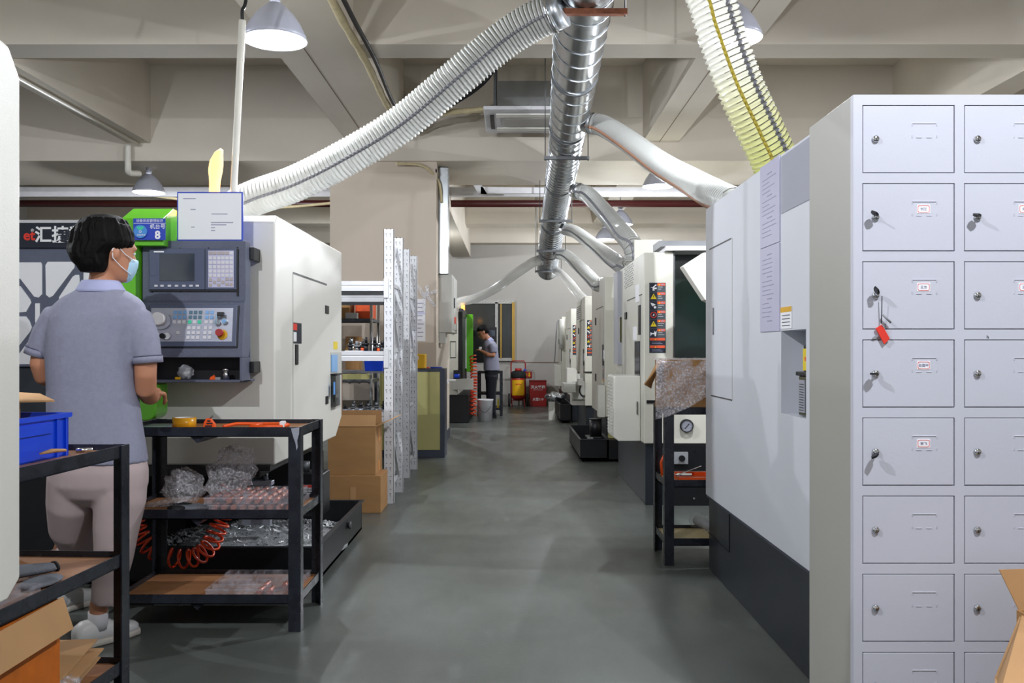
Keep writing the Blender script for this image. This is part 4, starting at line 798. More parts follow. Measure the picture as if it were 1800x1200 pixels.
P_ = [px(u, v, 2.318) for u, v in ((1539, 577), (1550, 570), (1564, 595), (1554, 605))]; MB().prism([(p.x, p.z) for p in P_], 'y', 2.316, 2.320).build('red_tag', 'inkr', tg, .0008)
P_ = [px(u, v, 2.321) for u, v in ((1541, 588), (1545, 590), (1537, 596), (1533, 594))]; MB().prism([(p.x, p.z) for p in P_], 'y', 2.320, 2.322).build('spare_key', 'greyd', tg)
MB().tube([px(1548, 568, 2.316), px(1556, 570, 2.316), px(1558, 577, 2.316), px(1549, 572, 2.316)], .0009, 6).build('tag_ring', 'iron', tg)

# ---------------------------------------------------------------- cardboard boxes
def box_open(name, label, x0, x1, y0, y1, z0, z1, m='card', rz=0, flaps=(), tape=None, group=None):
    c = Vector(((x0 + x1) / 2, (y0 + y1) / 2, z0)); t = thing(name, label, 'cardboard box', tuple(c), group); X = Matrix.Translation(c) @ Euler((0, 0, R(rz))).to_matrix().to_4x4() @ Matrix.Translation(-c); th = .005
    b = MB(); b.xf = X
    b.box(x0, x1, y0, y1, z0, z0 + th).box(x0, x0 + th, y0, y1, z0 + th, z1).box(x1 - th, x1, y0, y1, z0 + th, z1).box(x0 + th, x1 - th, y0, y0 + th, z0 + th, z1).box(x0 + th, x1 - th, y1 - th, y1, z0 + th, z1)
    b.build('box_walls', m, t)
    for side, ln, ang in flaps:      # ang: 0 closed flat inward, 90 straight up, 180 flat outward
        a = R(ang); f = MB(); f.xf = X
        if side == 'l': f.slab([(x0, y0, z1), (x0, y1, z1), (x0 + math.cos(a) * ln, y1, z1 + math.sin(a) * ln), (x0 + math.cos(a) * ln, y0, z1 + math.sin(a) * ln)], .004)
        if side == 'r': f.slab([(x1, y0, z1), (x1, y1, z1), (x1 - math.cos(a) * ln, y1, z1 + math.sin(a) * ln), (x1 - math.cos(a) * ln, y0, z1 + math.sin(a) * ln)], .004)
        if side == 'f': f.slab([(x0, y0, z1), (x1, y0, z1), (x1, y0 + math.cos(a) * ln, z1 + math.sin(a) * ln), (x0, y0 + math.cos(a) * ln, z1 + math.sin(a) * ln)], .004)
        if side == 'b': f.slab([(x0, y1, z1), (x1, y1, z1), (x1, y1 - math.cos(a) * ln, z1 + math.sin(a) * ln), (x0, y1 - math.cos(a) * ln, z1 + math.sin(a) * ln)], .004)
        f.build('box_flap', 'cardl', t)
    for tp in tape or ():
        f = MB(); f.xf = X; f.box(*tp); f.build('packing_tape', 'tapeo', t)
    return t
# lower closed box and the one standing on it
lbx = thing('cardboard_box', 'closed brown cardboard box on the floor beneath the open one', 'cardboard box', (-1.15, 6.75, 0), 'cardboard boxes by the rack')
MB().box(-1.36, -.948, 6.58, 6.94, .0, .272).build('box_walls', 'card', lbx, .004); MB().box(-1.17, -1.13, 6.578, 6.58, .02, .19).build('packing_tape', 'cardl', lbx); MB().box(-1.17, -1.13, 6.6, 6.93, .272, .2735).build('packing_tape', 'cardl', lbx)
box_open('cardboard_box', 'open brown cardboard box with raised flaps standing on the closed one', -1.335, -.99, 6.60, 6.93, .274, .625, 'card', 0, (('f', .085, 70), ('r', .16, 155), ('b', .1, 80)), ((-.9895, -.988, 6.74, 6.80, .29, .36), (-.9895, -.988, 6.74, 6.80, .5, .6)), group='cardboard boxes by the rack')
bt = thing('cardboard_box', 'open tall cardboard box in front of the lockers at the right edge', 'cardboard box', (1.32, 1.85, 0))
MB().box(1.175, 1.56, 1.72, 2.12, 0, .005).box(1.175, 1.18, 1.72, 2.12, .005, .575).box(1.555, 1.56, 1.72, 2.12, .005, .575).box(1.18, 1.555, 1.72, 1.725, .005, .575).box(1.18, 1.555, 2.115, 2.12, .005, .575).build('box_walls', 'card', bt)
def flap(quad, par, th=.004, m='cardl'): MB().slab(quad, th).build('box_flap', m, par)
flap([px(1757, 1001, 2.13), px(1860, 998, 2.13), (1.5, 2.118, .575), (1.18, 2.118, .575)], bt)
flap([(1.18, 2.11, .573), (1.18, 1.75, .573), px(1752, 1226, 1.72), px(1748, 1192, 2.08)], bt)

# ---------------------------------------------------------------- steel work carts
def cart(label, x0, x1, y0, y1, zts, boards, rz=0, name='work_cart'):
    c = Vector(((x0 + x1) / 2, (y0 + y1) / 2, 0)); t = thing(name, label, 'cart', tuple(c), 'black steel work carts')
    X = Matrix.Translation(c) @ Euler((0, 0, R(rz))).to_matrix().to_4x4() @ Matrix.Translation(-c); lw, th = .052, .005
    for sx, sy in ((0, 0), (1, 0), (0, 1), (1, 1)):
        m = MB(); m.xf = X; ax, ay = (x0, x1)[sx], (y0, y1)[sy]; dx, dy = (1, -1)[sx], (1, -1)[sy]
        m.box(*sorted((ax, ax + dx * lw)), *sorted((ay, ay + dy * th)), 0, zts[0]).box(*sorted((ax, ax + dx * th)), *sorted((ay + dy * th, ay + dy * lw)), 0, zts[0]); m.build('leg', 'blackg', t, .001)
    for k, zt in enumerate(zts):
        m = MB(); m.xf = X; h = .042; g = .006
        m.box(x0 + g, x1 - g, y0 + g, y0 + g + .004, zt - h, zt - .001).box(x0 + g, x1 - g, y1 - g - .004, y1 - g, zt - h, zt - .001).box(x0 + g, x0 + g + .004, y0 + g, y1 - g, zt - h, zt - .001).box(x1 - g - .004, x1 - g, y0 + g, y1 - g, zt - h, zt - .001)
        m.box(x0 + g, x1 - g, y0 + g, y1 - g, zt - h, zt - h + .004); m.build('shelf_rail', 'blackg', t)
        m = MB(); m.xf = X; m.box(x0 + .012, x1 - .012, y0 + .012, y1 - .012, zt - .034, zt - .020); m.build('shelf_board', boards[k], t)
        m = MB(); m.xf = X; xm = (x0 + x1) / 2 - .05; m.prism([(xm - .03, zt - h), (xm + .03, zt - h), (xm, zt - h - .028)], 'y', y0 + .02, y1 - .02); m.build('brace_angle', 'blackg', t)
    return t
cart('scuffed black steel work cart in front of the console machine', -1.665, -.885, 3.81, 4.26, (.858, .512, .156), ('ply', 'ply', 'ply'))
cart('black steel cart in the near left corner holding the blue crate', -1.745, -1.275, 2.22, 3.0, (.872, .522, .175), ('ply', 'ply', 'ply'), -3)
cart('black steel cart behind the near right machine with the bubble-wrapped box', .835, 1.55, 4.98, 5.38, (.868, .470, .150), ('ply', 'plyl', 'plyl'))
# white paint scuffs on the near leg
sc = MB()
sc.prism([(-.925, .852), (-.890, .856), (-.891, .83), (-.899, .80), (-.896, .775), (-.902, .76), (-.906, .79), (-.915, .815)], 'y', 3.8085, 3.8105)
sc.build('paint_scuff', 'alu', bpy.data.objects['work_cart'])
TZ = .838
r_ = px(321, 0, 3.95).x; tp = thing('tape_roll', 'roll of yellow packing tape on the top of the console cart', 'tape', (r_, 3.97, TZ))
MB().lathe([(.050, TZ), (.050, TZ + .048), (.041, TZ + .048), (.041, TZ)], (r_, 3.97, 0), 'z', 32, True).build('tape_winding', 'tape', tp); MB().lathe([(.041, TZ), (.041, TZ + .048), (.038, TZ + .048), (.038, TZ)], (r_, 3.97, 0), 'z', 32, True).build('cardboard_core', 'paper', tp)
MB().box(px(232, 0, 4.0).x, px(300, 0, 4.0).x, 3.9, 4.2, TZ, TZ + .003).build('plastic_sheet_pad', 'alu', None, loc=(-1.6, 4.05, TZ), label='flat grey plastic sheet lying left of the yellow tape roll', cat='sheet')
hx_ = px(368, 0, 3.95).x; hc = thing('hand_clamp', 'small orange ratchet tool standing beside the yellow tape', 'tool', (hx_, 3.96, TZ))
MB().prism([(hx_ - .028, TZ), (hx_ + .026, TZ), (hx_ + .022, TZ + .022), (hx_ + .004, TZ + .044), (hx_ - .014, TZ + .046), (hx_ - .026, TZ + .026)], 'y', 3.95, 3.97).build('orange_body', 'orange', hc, .003)
MB().box(hx_ - .018, hx_ + .012, 3.946, 3.95, TZ + .01, TZ + .016).box(hx_ - .012, hx_ + .014, 3.946, 3.95, TZ + .022, TZ + .027).box(hx_ - .008, hx_ + .004, 3.946, 3.95, TZ + .032, TZ + .038).build('slots', 'inkd', hc); MB().cyl((hx_ - .002, 3.96, TZ + .042), (hx_ + .012, 3.96, TZ + .056), .003, 8).build('lever', 'iron', hc)
def hacksaw(label, x0, x1, y, z, rot=0):
    t = thing('hacksaw_frame', label, 'tool', ((x0 + x1) / 2, y, z)); L_ = x1 - x0
    MB().tube([(x0, y, z + .006), (x0 + L_ * .10, y + .03, z + .012), (x0 + L_ * .16, y + .05, z + .014), (x1 - .02, y + .05, z + .014), (x1, y + .02, z + .012), (x1 - .02, y - .02, z + .008), (x0 + L_ * .45, y - .03, z + .008)], .0075, 8).build('orange_frame', 'orange', t)
    MB().tube([(x0 + L_ * .45, y - .03, z + .008), (x0 + L_ * .52, y, z + .012), (x0 + L_ * .58, y + .045, z + .014)], .0075, 8).build('orange_strut', 'orange', t); MB().box(x1 - .03, x1 - .01, y - .02, y + .02, z, z + .030).build('white_grip', 'paper', t, .003)
    return t
hacksaw('flat orange frame tool lying on the right half of the console cart top', px(386, 0, 3.95).x, px(500, 0, 3.95).x, 4.0, TZ)
# mid shelf
MZ = .492
def crumple(c, rx, ry, rz, seed, m, par, name, amp=.28, seg=26, ztr=0):
    mb = blob((0, 0, 0), rx, ry, rz, amp, seg, seed); mb.v = [Vector((c[0] + p.x, c[1] + p.y, c[2] + max(p.z, -rz * .9) + p.x * ztr)) for p in mb.v]; return mb.build(name, m, par)
bw = thing('bubble_wrap', 'crumpled clear bubble wrap heaped on the middle shelf of the console cart', 'bubble wrap', (-1.3, 4.05, MZ))
crumple((px(320, 0, 4.05).x, 4.06, MZ + .072), .085, .09, .078, 11, 'film', bw, 'crumpled_lobe'); crumple((px(402, 0, 4.1).x, 4.12, MZ + .12), .105, .09, .115, 4, 'film', bw, 'crumpled_lobe', .3, 26, .35)
crumple((px(290, 0, 3.97).x, 4.0, MZ + .018), .10, .05, .016, 6, 'film', bw, 'trailing_end', .3, 22, .15)
a = px(435, 812, 4.08); MB().slab([a, px(443, 852, 4.06), px(425, 856, 4.2), px(415, 825, 4.2)], .003).build('loose_sheet', 'film', bw)
gl = thing('work_glove', 'grey and black work glove by the bubble wrap on the console cart', 'glove', (-1.36, 3.9, MZ))
def glove(t, c, s=1., m='glove', a=0):
    mb = MB(); X = Matrix.Translation(c) @ Euler((0, 0, R(a))).to_matrix().to_4x4() @ Matrix.Scale(s, 4)
    mb.xf = X; mb.loft([(0, 0, 0, .001, .001), (0, 0, .001, .048, .040), (0, 0, .012, .05, .042), (0, 0, .022, .036, .03), (0, 0, .023, .001, .001)], 14)
    for k in range(4): mb.tube([(.03, -.03 + k * .02, .011), (.08, -.045 + k * .028, .012), (.112 - abs(k - 1.5) * .012, -.052 + k * .034, .009)], [.011, .0105, .008], 8)
    mb.tube([(-.005, .03, .011), (.03, .06, .012), (.05, .075, .009)], [.012, .011, .008], 8); mb.tube([(-.03, 0, .012), (-.075, 0, .013), (-.095, .0, .014)], [.030, .032, .034], 12, flat=.42)
    return mb.build('knit_shell', m, t, remesh=.004, smooth=3)
glove(gl, (px(335, 0, 3.92).x, 3.93, MZ), .85, 'glove', 20); MB().ball((px(310, 0, 3.9).x, 3.90, MZ + .011), .04, .03, .012).build('black_palm', 'glovp', gl)
MB().ball((px(316, 0, 3.98).x, 3.99, MZ + .011), .055, .025, .010).build('folded_glove', 'glovp', None, loc=(-1.44, 3.99, MZ), label='flattened black glove partly under the bubble wrap', cat='glove')

def tray(label, x0, x1, y0, y1, z, nx, ny, h, fill, glabel, ggroup, skew=0, group='clear compartment trays'):
    t = thing('parts_tray', label, 'tray', ((x0 + x1) / 2, (y0 + y1) / 2, z), group)
    m = MB().box(x0, x1, y0, y1, z, z + .003); th = .0022
    for i in range(nx + 1): x = x0 + (x1 - x0 - th) * i / nx; m.box(x, x + th, y0, y1, z + .003, z + h)
    for j in range(ny + 1): y = y0 + (y1 - y0 - th) * j / ny; m.box(x0, x1, y, y + th, z + .003, z + h)
    m.build('compartments', 'clear', t)
    MB().box(x0 - .004, x1 + .004, y0 - .004, y0, z + h - .006, z + h).box(x0 - .004, x1 + .004, y1, y1 + .004, z + h - .006, z + h).box(x0 - .004, x0, y0, y1, z + h - .006, z + h).box(x1, x1 + .004, y0, y1, z + h - .006, z + h).build('tray_rim', 'clear', t)
    proto = None; w_ = (x1 - x0) / nx; d_ = (y1 - y0) / ny; r = min(w_ * .40, h * .42)
    for i in range(nx):
        for j in range(ny):
            if not fill(i, j): continue
            cx, cy = x0 + (i + .5) * w_, y0 + (j + .5) * d_
            if proto is None:
                proto = MB().cyl((0, -d_ * .38, r), (0, d_ * .38, r), r, 12).cyl((0, -d_ * .40, r), (0, -d_ * .38, r), r * .7, 12).build('metal_sleeve', 'copper', None)
                o = proto; props(o, glabel, 'metal sleeve', ggroup)
            else: o = proto.copy(); COL.objects.link(o)
            o.location = (cx, cy, z + .0035); o.rotation_euler = (0, 0, random.uniform(-.06, .06))
    return t
tray('clear compartment tray packed with pink metal sleeves, lower of two on the middle shelf', -1.29, -.935, 3.87, 4.20, MZ, 9, 3, .030, lambda i, j: True if j == 0 else False, 'pinkish metal sleeve in the lower tray on the middle shelf', 'sleeves in the lower middle tray')
tray('upper clear compartment tray of pink metal sleeves on the middle shelf', -1.31, -.945, 3.87, 4.20, MZ + .031, 9, 4, .030, lambda i, j: (i * 3 + j) % 7 != 3, 'pinkish metal sleeve in the upper tray on the middle shelf', 'sleeves in the upper middle tray')
tray('clear compartment tray partly filled on the bottom shelf of the console cart', -1.30, -.93, 3.86, 4.20, .136, 9, 4, .030, lambda i, j: (j < 2 and i > 4 and (i + j) % 3 != 1) or (i == 8 and j == 2), 'copper-brown metal sleeve in the bottom shelf tray', 'sleeves in the bottom tray')

# orange coiled air hose hanging behind the cart
def coil(path, n, R_, r, turns, m, **k):
    P = spline(path, 200); T = []; out = []
    for i in range(n):
        t = i / (n - 1) * 199; j = min(int(t), 198); c = P[j].lerp(P[j + 1], t - j); d = (P[min(j + 2, 199)] - P[max(j - 1, 0)]).normalized()
        a = d.cross(Vector((0, 1, 0))).normalized() if abs(d.y) < .9 else Vector((1, 0, 0)); b = d.cross(a); th = 2 * math.pi * turns * i / (n - 1)
        out.append(c + (a * math.cos(th) + b * math.sin(th)) * R_)
    return MB().tube(out, r, 6).build(m=m, **k)
coil([px(236, 900, 4.36), px(243, 935, 4.36), px(264, 962, 4.36), px(300, 980, 4.36), px(340, 980, 4.36), px(366, 962, 4.36), px(380, 935, 4.36), px(392, 905, 4.38), Vector((-1.36, 4.40, .52))], 1300, .042, .0065, 19, 'coil', name='coiled_air_hose', parent=None, loc=(-1.5, 4.36, .2), label='orange coiled air hose looping down behind the console cart', cat='air hose')
coil([px(831, 625, 15.2), px(833, 660, 15.1), px(832, 690, 15.0), px(831, 730, 15.0)], 900, .05, .011, 17, 'coil', name='coiled_air_hose', parent=None, loc=(-.65, 15, .1), label='orange coiled air hose hanging by the far green strip', cat='air hose')

# near-left cart contents
cr = thing('blue_crate', 'bright blue plastic crate on top of the near left cart', 'crate', (-1.62, 2.62, .852))
z0, z1 = .852, .985; X = Matrix.Translation((-1.62, 2.62, 0)) @ Euler((0, 0, R(-3))).to_matrix().to_4x4() @ Matrix.Translation((1.62, -2.62, 0))
m = MB(); m.xf = X; a_, b_, c_, d_ = -1.83, -1.40, 2.40, 2.86
m.box(a_, b_, c_, d_, z0, z0 + .005).box(a_, a_ + .005, c_, d_, z0, z1).box(b_ - .008, b_, c_, d_, z0, z1).box(a_, b_, c_, c_ + .005, z0, z1).box(a_, b_, d_ - .005, d_, z0, z1).build('crate_body', 'crate', cr)
m = MB(); m.xf = X; m.box(a_ - .008, b_ + .008, c_ - .008, c_ + .004, z1 - .012, z1).box(a_ - .008, b_ + .008, d_ - .004, d_ + .008, z1 - .012, z1).box(a_ - .008, a_ + .004, c_, d_, z1 - .012, z1).box(b_ - .004, b_ + .010, c_, d_, z1 - .014, z1)
m.box(b_, b_ + .007, 2.50, 2.76, .93, .96)
for y in (2.42, 2.47, 2.79, 2.84): m.box(b_, b_ + .006, y - .005, y + .005, z0, z1 - .012)
m.build('crate_rim', 'crate', cr)
ib = thing('cardboard_carton', 'open brown carton with a raised flap behind the blue crate', 'cardboard box', (-1.65, 2.62, .86))
m = MB().box(-1.80, -1.50, 2.46, 2.78, .86, 1.02); m.build('carton_walls', 'card', ib, .003); MB().slab([(-1.78, 2.47, 1.03), px(96, 706, 2.72), px(70, 694, 2.86), (-1.85, 2.86, 1.06)], .005).build('carton_flap', 'cardl', ib)
MB().tube([px(72, 797, 2.62), px(92, 792, 2.68), px(114, 791, 2.72)], [.006, .013, .009], 10, flat=.5).build('wood_handle', 'cardl', None, loc=(-1.33, 2.66, .86), label='pale wooden tool handle in front of the blue crate', cat='tool')
MB().cyl((-1.39, 2.90, .860), (-1.345, 2.92, .860), .007, 12).build('metal_bolt', 'chrome', None, loc=(-1.37, 2.9, .86), label='small shiny bolt behind the blue crate on the cart top', cat='bolt')
gz = .502
g1 = thing('work_glove', 'grey knitted glove on the middle shelf of the near left cart', 'glove', (-1.42, 2.62, gz))
MB().tube([(-1.68, 2.50, gz + .03), (-1.55, 2.58, gz + .034), (-1.45, 2.66, gz + .03), (-1.38, 2.74, gz + .026)], [.03, .045, .042, .030], 12, flat=.45).build('knit_shell', 'glove', g1, remesh=.005, smooth=2)
MB().lathe([(.030, -.002), (.032, .006), (.025, .006), (.024, -.002)], (0, 0, 0), 'x', 14, True).build('dark_cuff', 'glovp', g1).location = (g1.location * -1) + Vector((-1.378, 2.742, gz + .026))
bpy.data.objects['dark_cuff'].location = Vector((.04, .122, .026)); bpy.data.objects['dark_cuff'].rotation_euler = (0, 0, R(48)); bpy.data.objects['dark_cuff'].scale = (1, 1, .5)
ME = bpy.data.objects['dark_cuff'].data
for v_ in ME.vertices: v_.co += Vector(g1.location)
MB().ball((-1.36, 2.63, gz + .010), .05, .085, .010).build('work_glove', 'glove', None, loc=(-1.36, 2.63, gz), label='flat grey glove at the front edge of the near cart middle shelf', cat='glove')
tray('clear compartment tray on the middle shelf of the near left cart', -1.64, -1.31, 2.28, 2.53, gz, 6, 3, .03, lambda i, j: False, '', '')
box_o = thing('cardboard_box', 'orange-taped cardboard box with a wide kraft flap on the lowest shelf', 'cardboard box', (-1.45, 2.42, .156))
m = MB(); m.box(-1.70, -1.285, 2.24, 2.59, .156, .474); m.build('box_walls', 'cardo', box_o, .004)
flap([(-1.282, 2.24, .476), (-1.282, 2.60, .476), (-1.252, 2.60, .385), (-1.252, 2.22, .385)], box_o)
for i, (dx, a) in enumerate(((0, 14), (.01, 9), (-.01, 4))):
    z = .160 + i * .028; MB().slab([(-1.50 + dx, 2.62, z + .003), (-1.30 + dx, 2.62, z), (-1.31 + dx, 2.90, z + .04), (-1.52 + dx, 2.90, z + .035)], .004).build('cardboard_sheet', 'cardl', None, loc=(-1.4, 2.75, z), label=['lowest folded cardboard sheet behind the orange box', 'middle folded cardboard sheet behind the orange box', 'top folded cardboard sheet behind the orange box, tilted up'][i], cat='cardboard sheet', group='cardboard sheets behind the orange box')
pb = thing('parts_bag', 'clear plastic bag of shiny parts on the lowest shelf of the near cart', 'bag', (-1.31, 2.66, .156)); blob((-1.315, 2.66, .185), .03, .09, .028, .25, 20, 9).build('plastic_bag', 'bag', pb)
mb = MB()
for k in range(10):
    a = random.uniform(0, 3); c = Vector((-1.315 + random.uniform(-.016, .016), 2.66 + random.uniform(-.06, .06), .178 + random.uniform(-.008, .012))); d = Vector((math.cos(a), math.sin(a), .3)) * .012; mb.cyl(c - d, c + d, .007, 8)
o = mb.build('shiny_parts', 'chrome', pb); o['kind'] = 'stuff'

# right cart contents
wb = thing('wrapped_carton', 'brown carton draped in bubble wrap on top of the right-hand cart', 'cardboard box', (1.0, 5.15, .848))
MB().box(.835, 1.20, 4.99, 5.32, .848, 1.125).build('carton', 'card', wb, .004); MB().slab([(.832, 5.0, 1.12), (.832, 5.2, 1.12), px(1145, 683, 5.2), px(1133, 676, 5.0)], .006).build('carton_flap', 'card', wb)
vs = []; nx, nz = 30, 26
for j in range(nz):
    for i in range(nx):
        s = i / (nx - 1); t = j / (nz - 1); u = 1153 + s * 92; bot = 737 - 20 * s - 22 * s * s; v = 631 + t * (bot - 631)
        y = 4.975 - .012 * math.sin(s * 14 + t * 3) - .01 * math.sin(t * 11 + s * 5) - .02 * t + (.05 if j == 0 else 0); vs.append(px(u, v, y))
m = MB(); m.add(vs, [(j * nx + i, j * nx + i + 1, (j + 1) * nx + i + 1, (j + 1) * nx + i) for j in range(nz - 1) for i in range(nx - 1)], True)
m.add([(.82 + .0 + .38 * i / 9, 4.97 + .36 * j / 9, 1.132 + .004 * math.sin(i * 2 + j)) for j in range(10) for i in range(10)], [(j * 10 + i, j * 10 + i + 1, (j + 1) * 10 + i + 1, (j + 1) * 10 + i) for j in range(9) for i in range(9)], True)
o = m.build('bubble_wrap', 'film', wb); md = o.modifiers.new('t', 'SOLIDIFY'); md.thickness = .004
ot = thing('plastic_tray', 'orange plastic tray of tools on the middle shelf of the right cart', 'tray', (1.0, 5.15, .45))
MB().box(.92, 1.30, 5.03, 5.05, .45, .475).box(.92, 1.30, 5.27, 5.29, .45, .475).box(.92, .935, 5.05, 5.27, .45, .475).box(1.285, 1.30, 5.05, 5.27, .45, .475).box(.935, 1.285, 5.05, 5.27, .45, .455).build('tray_body', 'orange', ot, .004)
MB().tube([px(1164, 835, 5.28), px(1162, 812, 5.28), px(1171, 792, 5.28)][::-1], .008, 8).build('tray_handle', 'orange', ot)
cp = thing('caliper', 'steel measuring caliper lying across the orange tray', 'caliper', (1.0, 5.1, .476)); a = Vector((.92, 5.08, .482)); b = Vector((1.06, 5.1, .53)); MB().tube([a, b], .006, 6, flat=.3).build('beam', 'chrome', cp); MB().slab([(.91, 5.06, .479), (1.0, 5.06, .479), (1.01, 5.11, .482), (.93, 5.12, .482)], .006).build('jaw', 'chrome', cp)
rl = thing('plastic_film_roll', 'clear plastic film roll lying on the bottom shelf of the right cart', 'roll', (1.12, 5.2, .13)); MB().cyl((1.09, 5.36, .18), (1.16, 5.02, .18), .052, 24).build('film_winding', 'clear', rl); MB().cyl((1.09, 5.355, .18), (1.16, 5.025, .18), .03, 16).build('core', 'greyd', rl)

# ---------------------------------------------------------------- storage racks beside the aisle
def post(mb, x0, x1, y, z1, d=.05):
    mb.box(x0, x1, y, y + .003, 0, z1).box(x0, x0 + .003, y, y + d, 0, z1).box(x1 - .003, x1, y, y + d, 0, z1).box(x0 + .003, x0 + .012, y + d - .003, y + d, 0, z1).box(x1 - .012, x1 - .003, y + d - .003, y + d, 0, z1)
def rack(label, xr, y0, y1, H, xl, levels, boardm='greyd'):
    t = thing('storage_rack', label, 'rack', ((xl + xr) / 2, (y0 + y1) / 2, 0), 'white slotted storage racks'); W = .076
    for k, (xa, y) in enumerate(((xr - W, y0), (xr - W + .006, y1 - .05), (xl, y0), (xl, y1 - .05))):
        m = MB(); post(m, xa, xa + W, y, H); p = m.build('upright', 'grey', t)
        if k in (0, 1):
            m2_ = MB(); hs = MB(); n = int(H / .05)
            for i in range(n):
                z = .06 + i * .05
                for s, xx in ((-1, xa + W * .3), (1, xa + W * .7)):
                    if i % 2: hs.cyl((xx, y - .0006, z), (xx, y + .001, z), .0042, 8)
                    else:
                        m2_.prism([(xx - .010, z + .018), (xx + .004, z + .020), (xx + .003, z + .012), (xx - .002, z + .010), (xx + .004, z - .012), (xx, z - .014), (xx - .008, z + .008)], 'y', y - .0006, y + .001)
            hs.build('round_holes', 'inkd', p); m2_.build('hook_slots', 'greyd', p)
    m = MB()
    z = .12; s = 0
    while z < H - .2:
        m.box(xr - W * .6, xr - W * .4, y0 + .05, y1 - .05, z, z + .03); 
        za, zb = (z, min(z + .5, H - .1)); a_, b_ = (y0 + .04, y1 - .04) if s else (y1 - .04, y0 + .04)
        m.slab([(xr - W * .55, a_, za), (xr - W * .55, a_, za + .03), (xr - W * .55, b_, zb + .03), (xr - W * .55, b_, zb)], .02); z += .52; s ^= 1
    m.build('cross_brace', 'grey', t)
    for z in levels:
        for y in (y0 - .004, y1 - .05):
            b = MB().prism([(y, z - .075), (y + .04, z - .075), (y + .04, z), (y, z), (y, z - .03), (y + .006, z - .037), (y, z - .045)], 'x', xl + .07, xr - W + .002).build('shelf_beam', 'grey', t)
            MB().box(xr - W, xr - W + .035, y - .004, y + .001, z - .13, z + .02).build('beam_bracket', 'grey', b, .002)
        MB().box(xl + .07, xr - W, y0 + .04, y1 - .05, z - .03, z - .012).build('shelf_board', boardm, t)
    return t
rack('white slotted steel storage rack nearest the cardboard boxes', -.91, 7.0, 7.6, 2.11, -2.9, (1.71, 1.172, .70))
rack('white slotted steel storage rack behind the first one', -.945, 8.4, 9.05, 2.11, -2.9, (1.70, .60))
# tool holders standing on the first rack's shelves
tools = [('tool_holder', 'chrome')]
def tool_holder(x, y, z, m, k, s=1.):
    t = thing('tool_holder', 'small upright tool holder among the row on the white rack', 'tool holder', (x, y, z), 'tool holders on the white rack')
    MB().cyl((x, y, z), (x, y, z + .05 * s), .017, 12).build('taper_shank', m, t); MB().cyl((x, y, z + .05 * s), (x, y, z + .062 * s), .026, 12).cyl((x, y, z + .062 * s), (x, y, z + .10 * s), .012, 10).build('collar', k, t)
rd = random.Random(5)
for i in range(11): tool_holder(-1.30 + i * .030 + rd.uniform(-.004, .004), 7.15 + rd.uniform(0, .3), 1.161, rd.choice(['chrome', 'black', 'iron', 'orange']), rd.choice(['black', 'chrome', 'greyd']), rd.uniform(.8, 1.25))
for i in range(12): tool_holder(-1.32 + i * .031, 7.2 + .2 * (i % 2), .689, rd.choice(['chrome', 'iron', 'alu']), rd.choice(['black', 'iron']), rd.uniform(.55, .8))
MB().box(-1.30, -1.16, 7.06, 7.12, 1.161, 1.175).build('pen', 'paper', None, .003, loc=(-1.23, 7.08, 1.161), label='pale rod lying at the front of the middle rack shelf', cat='rod')
MB().box(-1.16, -1.09, 7.06, 7.12, 1.161, 1.173).build('blue_grey_block', 'blue2', None, .003, loc=(-1.12, 7.08, 1.161), label='blue-grey block lying beside the pale rod on the rack', cat='block')
sb = thing('storage_bin', 'blue plastic bin on the second rack seen between the uprights', 'bin', (-1.28, 8.6, .98)); MB().prism([(-1.36, .985), (-1.2, .985), (-1.19, 1.09), (-1.37, 1.09)], 'y', 8.42, 8.7).build('bin_body', 'crate', sb, .004); MB().box(-2.8, -1.02, 8.42, 9.0, .965, .985).build('bin_shelf', 'greyd', sb)
MB().box(-1.335, -1.305, 6.99, 7.0, .70, 1.05).build('wooden_board', 'wood', None, loc=(-1.32, 7, .7), label='narrow brown wooden board upright at the left of the rack shelf', cat='board')
# chrome wire rack behind
wr = thing('wire_rack', 'chrome wire shelf unit seen through the white racks', 'shelf', (-1.9, 9.4, 0))
for x, y, nm in ((-1.43, 9.25, 0), (-1.43, 9.75, 0), (-2.6, 9.25, 0), (-2.6, 9.75, 0)): MB().cyl((x, y, 0), (x, y, 1.66), .016, 12).build('post', 'chrome', wr)
for z in (.55, .88, 1.50):
    m = MB().box(-2.6, -1.43, 9.24, 9.26, z - .03, z).box(-2.6, -1.43, 9.74, 9.76, z - .03, z).box(-2.6, -2.58, 9.25, 9.75, z - .03, z).box(-1.44, -1.42, 9.25, 9.75, z - .03, z)
    for i in range(12): x = -2.6 + i * .1; m.tube([(x, 9.24, z), (x + .05, 9.24, z - .04), (x + .1, 9.24, z)], .004, 5)
    m.build('wire_shelf', 'iron', wr); MB().box(-2.58, -1.44, 9.26, 9.74, z - .006, z).build('shelf_mat', 'greyd', wr)
def simple(name, label, cat, m, b, group=None, bev=.004): return MB().box(*b).build(name, m, None, bev, loc=((b[0] + b[1]) / 2, (b[2] + b[3]) / 2, b[4]), label=label, cat=cat, group=group)
simple('cardboard_box', 'small brown box on the upper wire shelf at left', 'cardboard box', 'card', (-1.95, -1.66, 9.3, 9.6, 1.50, 1.68)); simple('orange_box', 'orange box on the upper wire shelf behind the chrome post', 'box', 'orange', (-1.62, -1.45, 9.4, 9.7, 1.50, 1.70))
simple('grey_case', 'grey case lying in front of the orange box on the wire shelf', 'case', 'lside', (-1.70, -1.58, 9.28, 9.38, 1.50, 1.56)); simple('cardboard_box', 'brown box low between the wire shelves', 'cardboard box', 'card', (-1.72, -1.58, 9.4, 9.6, .88, 1.32))
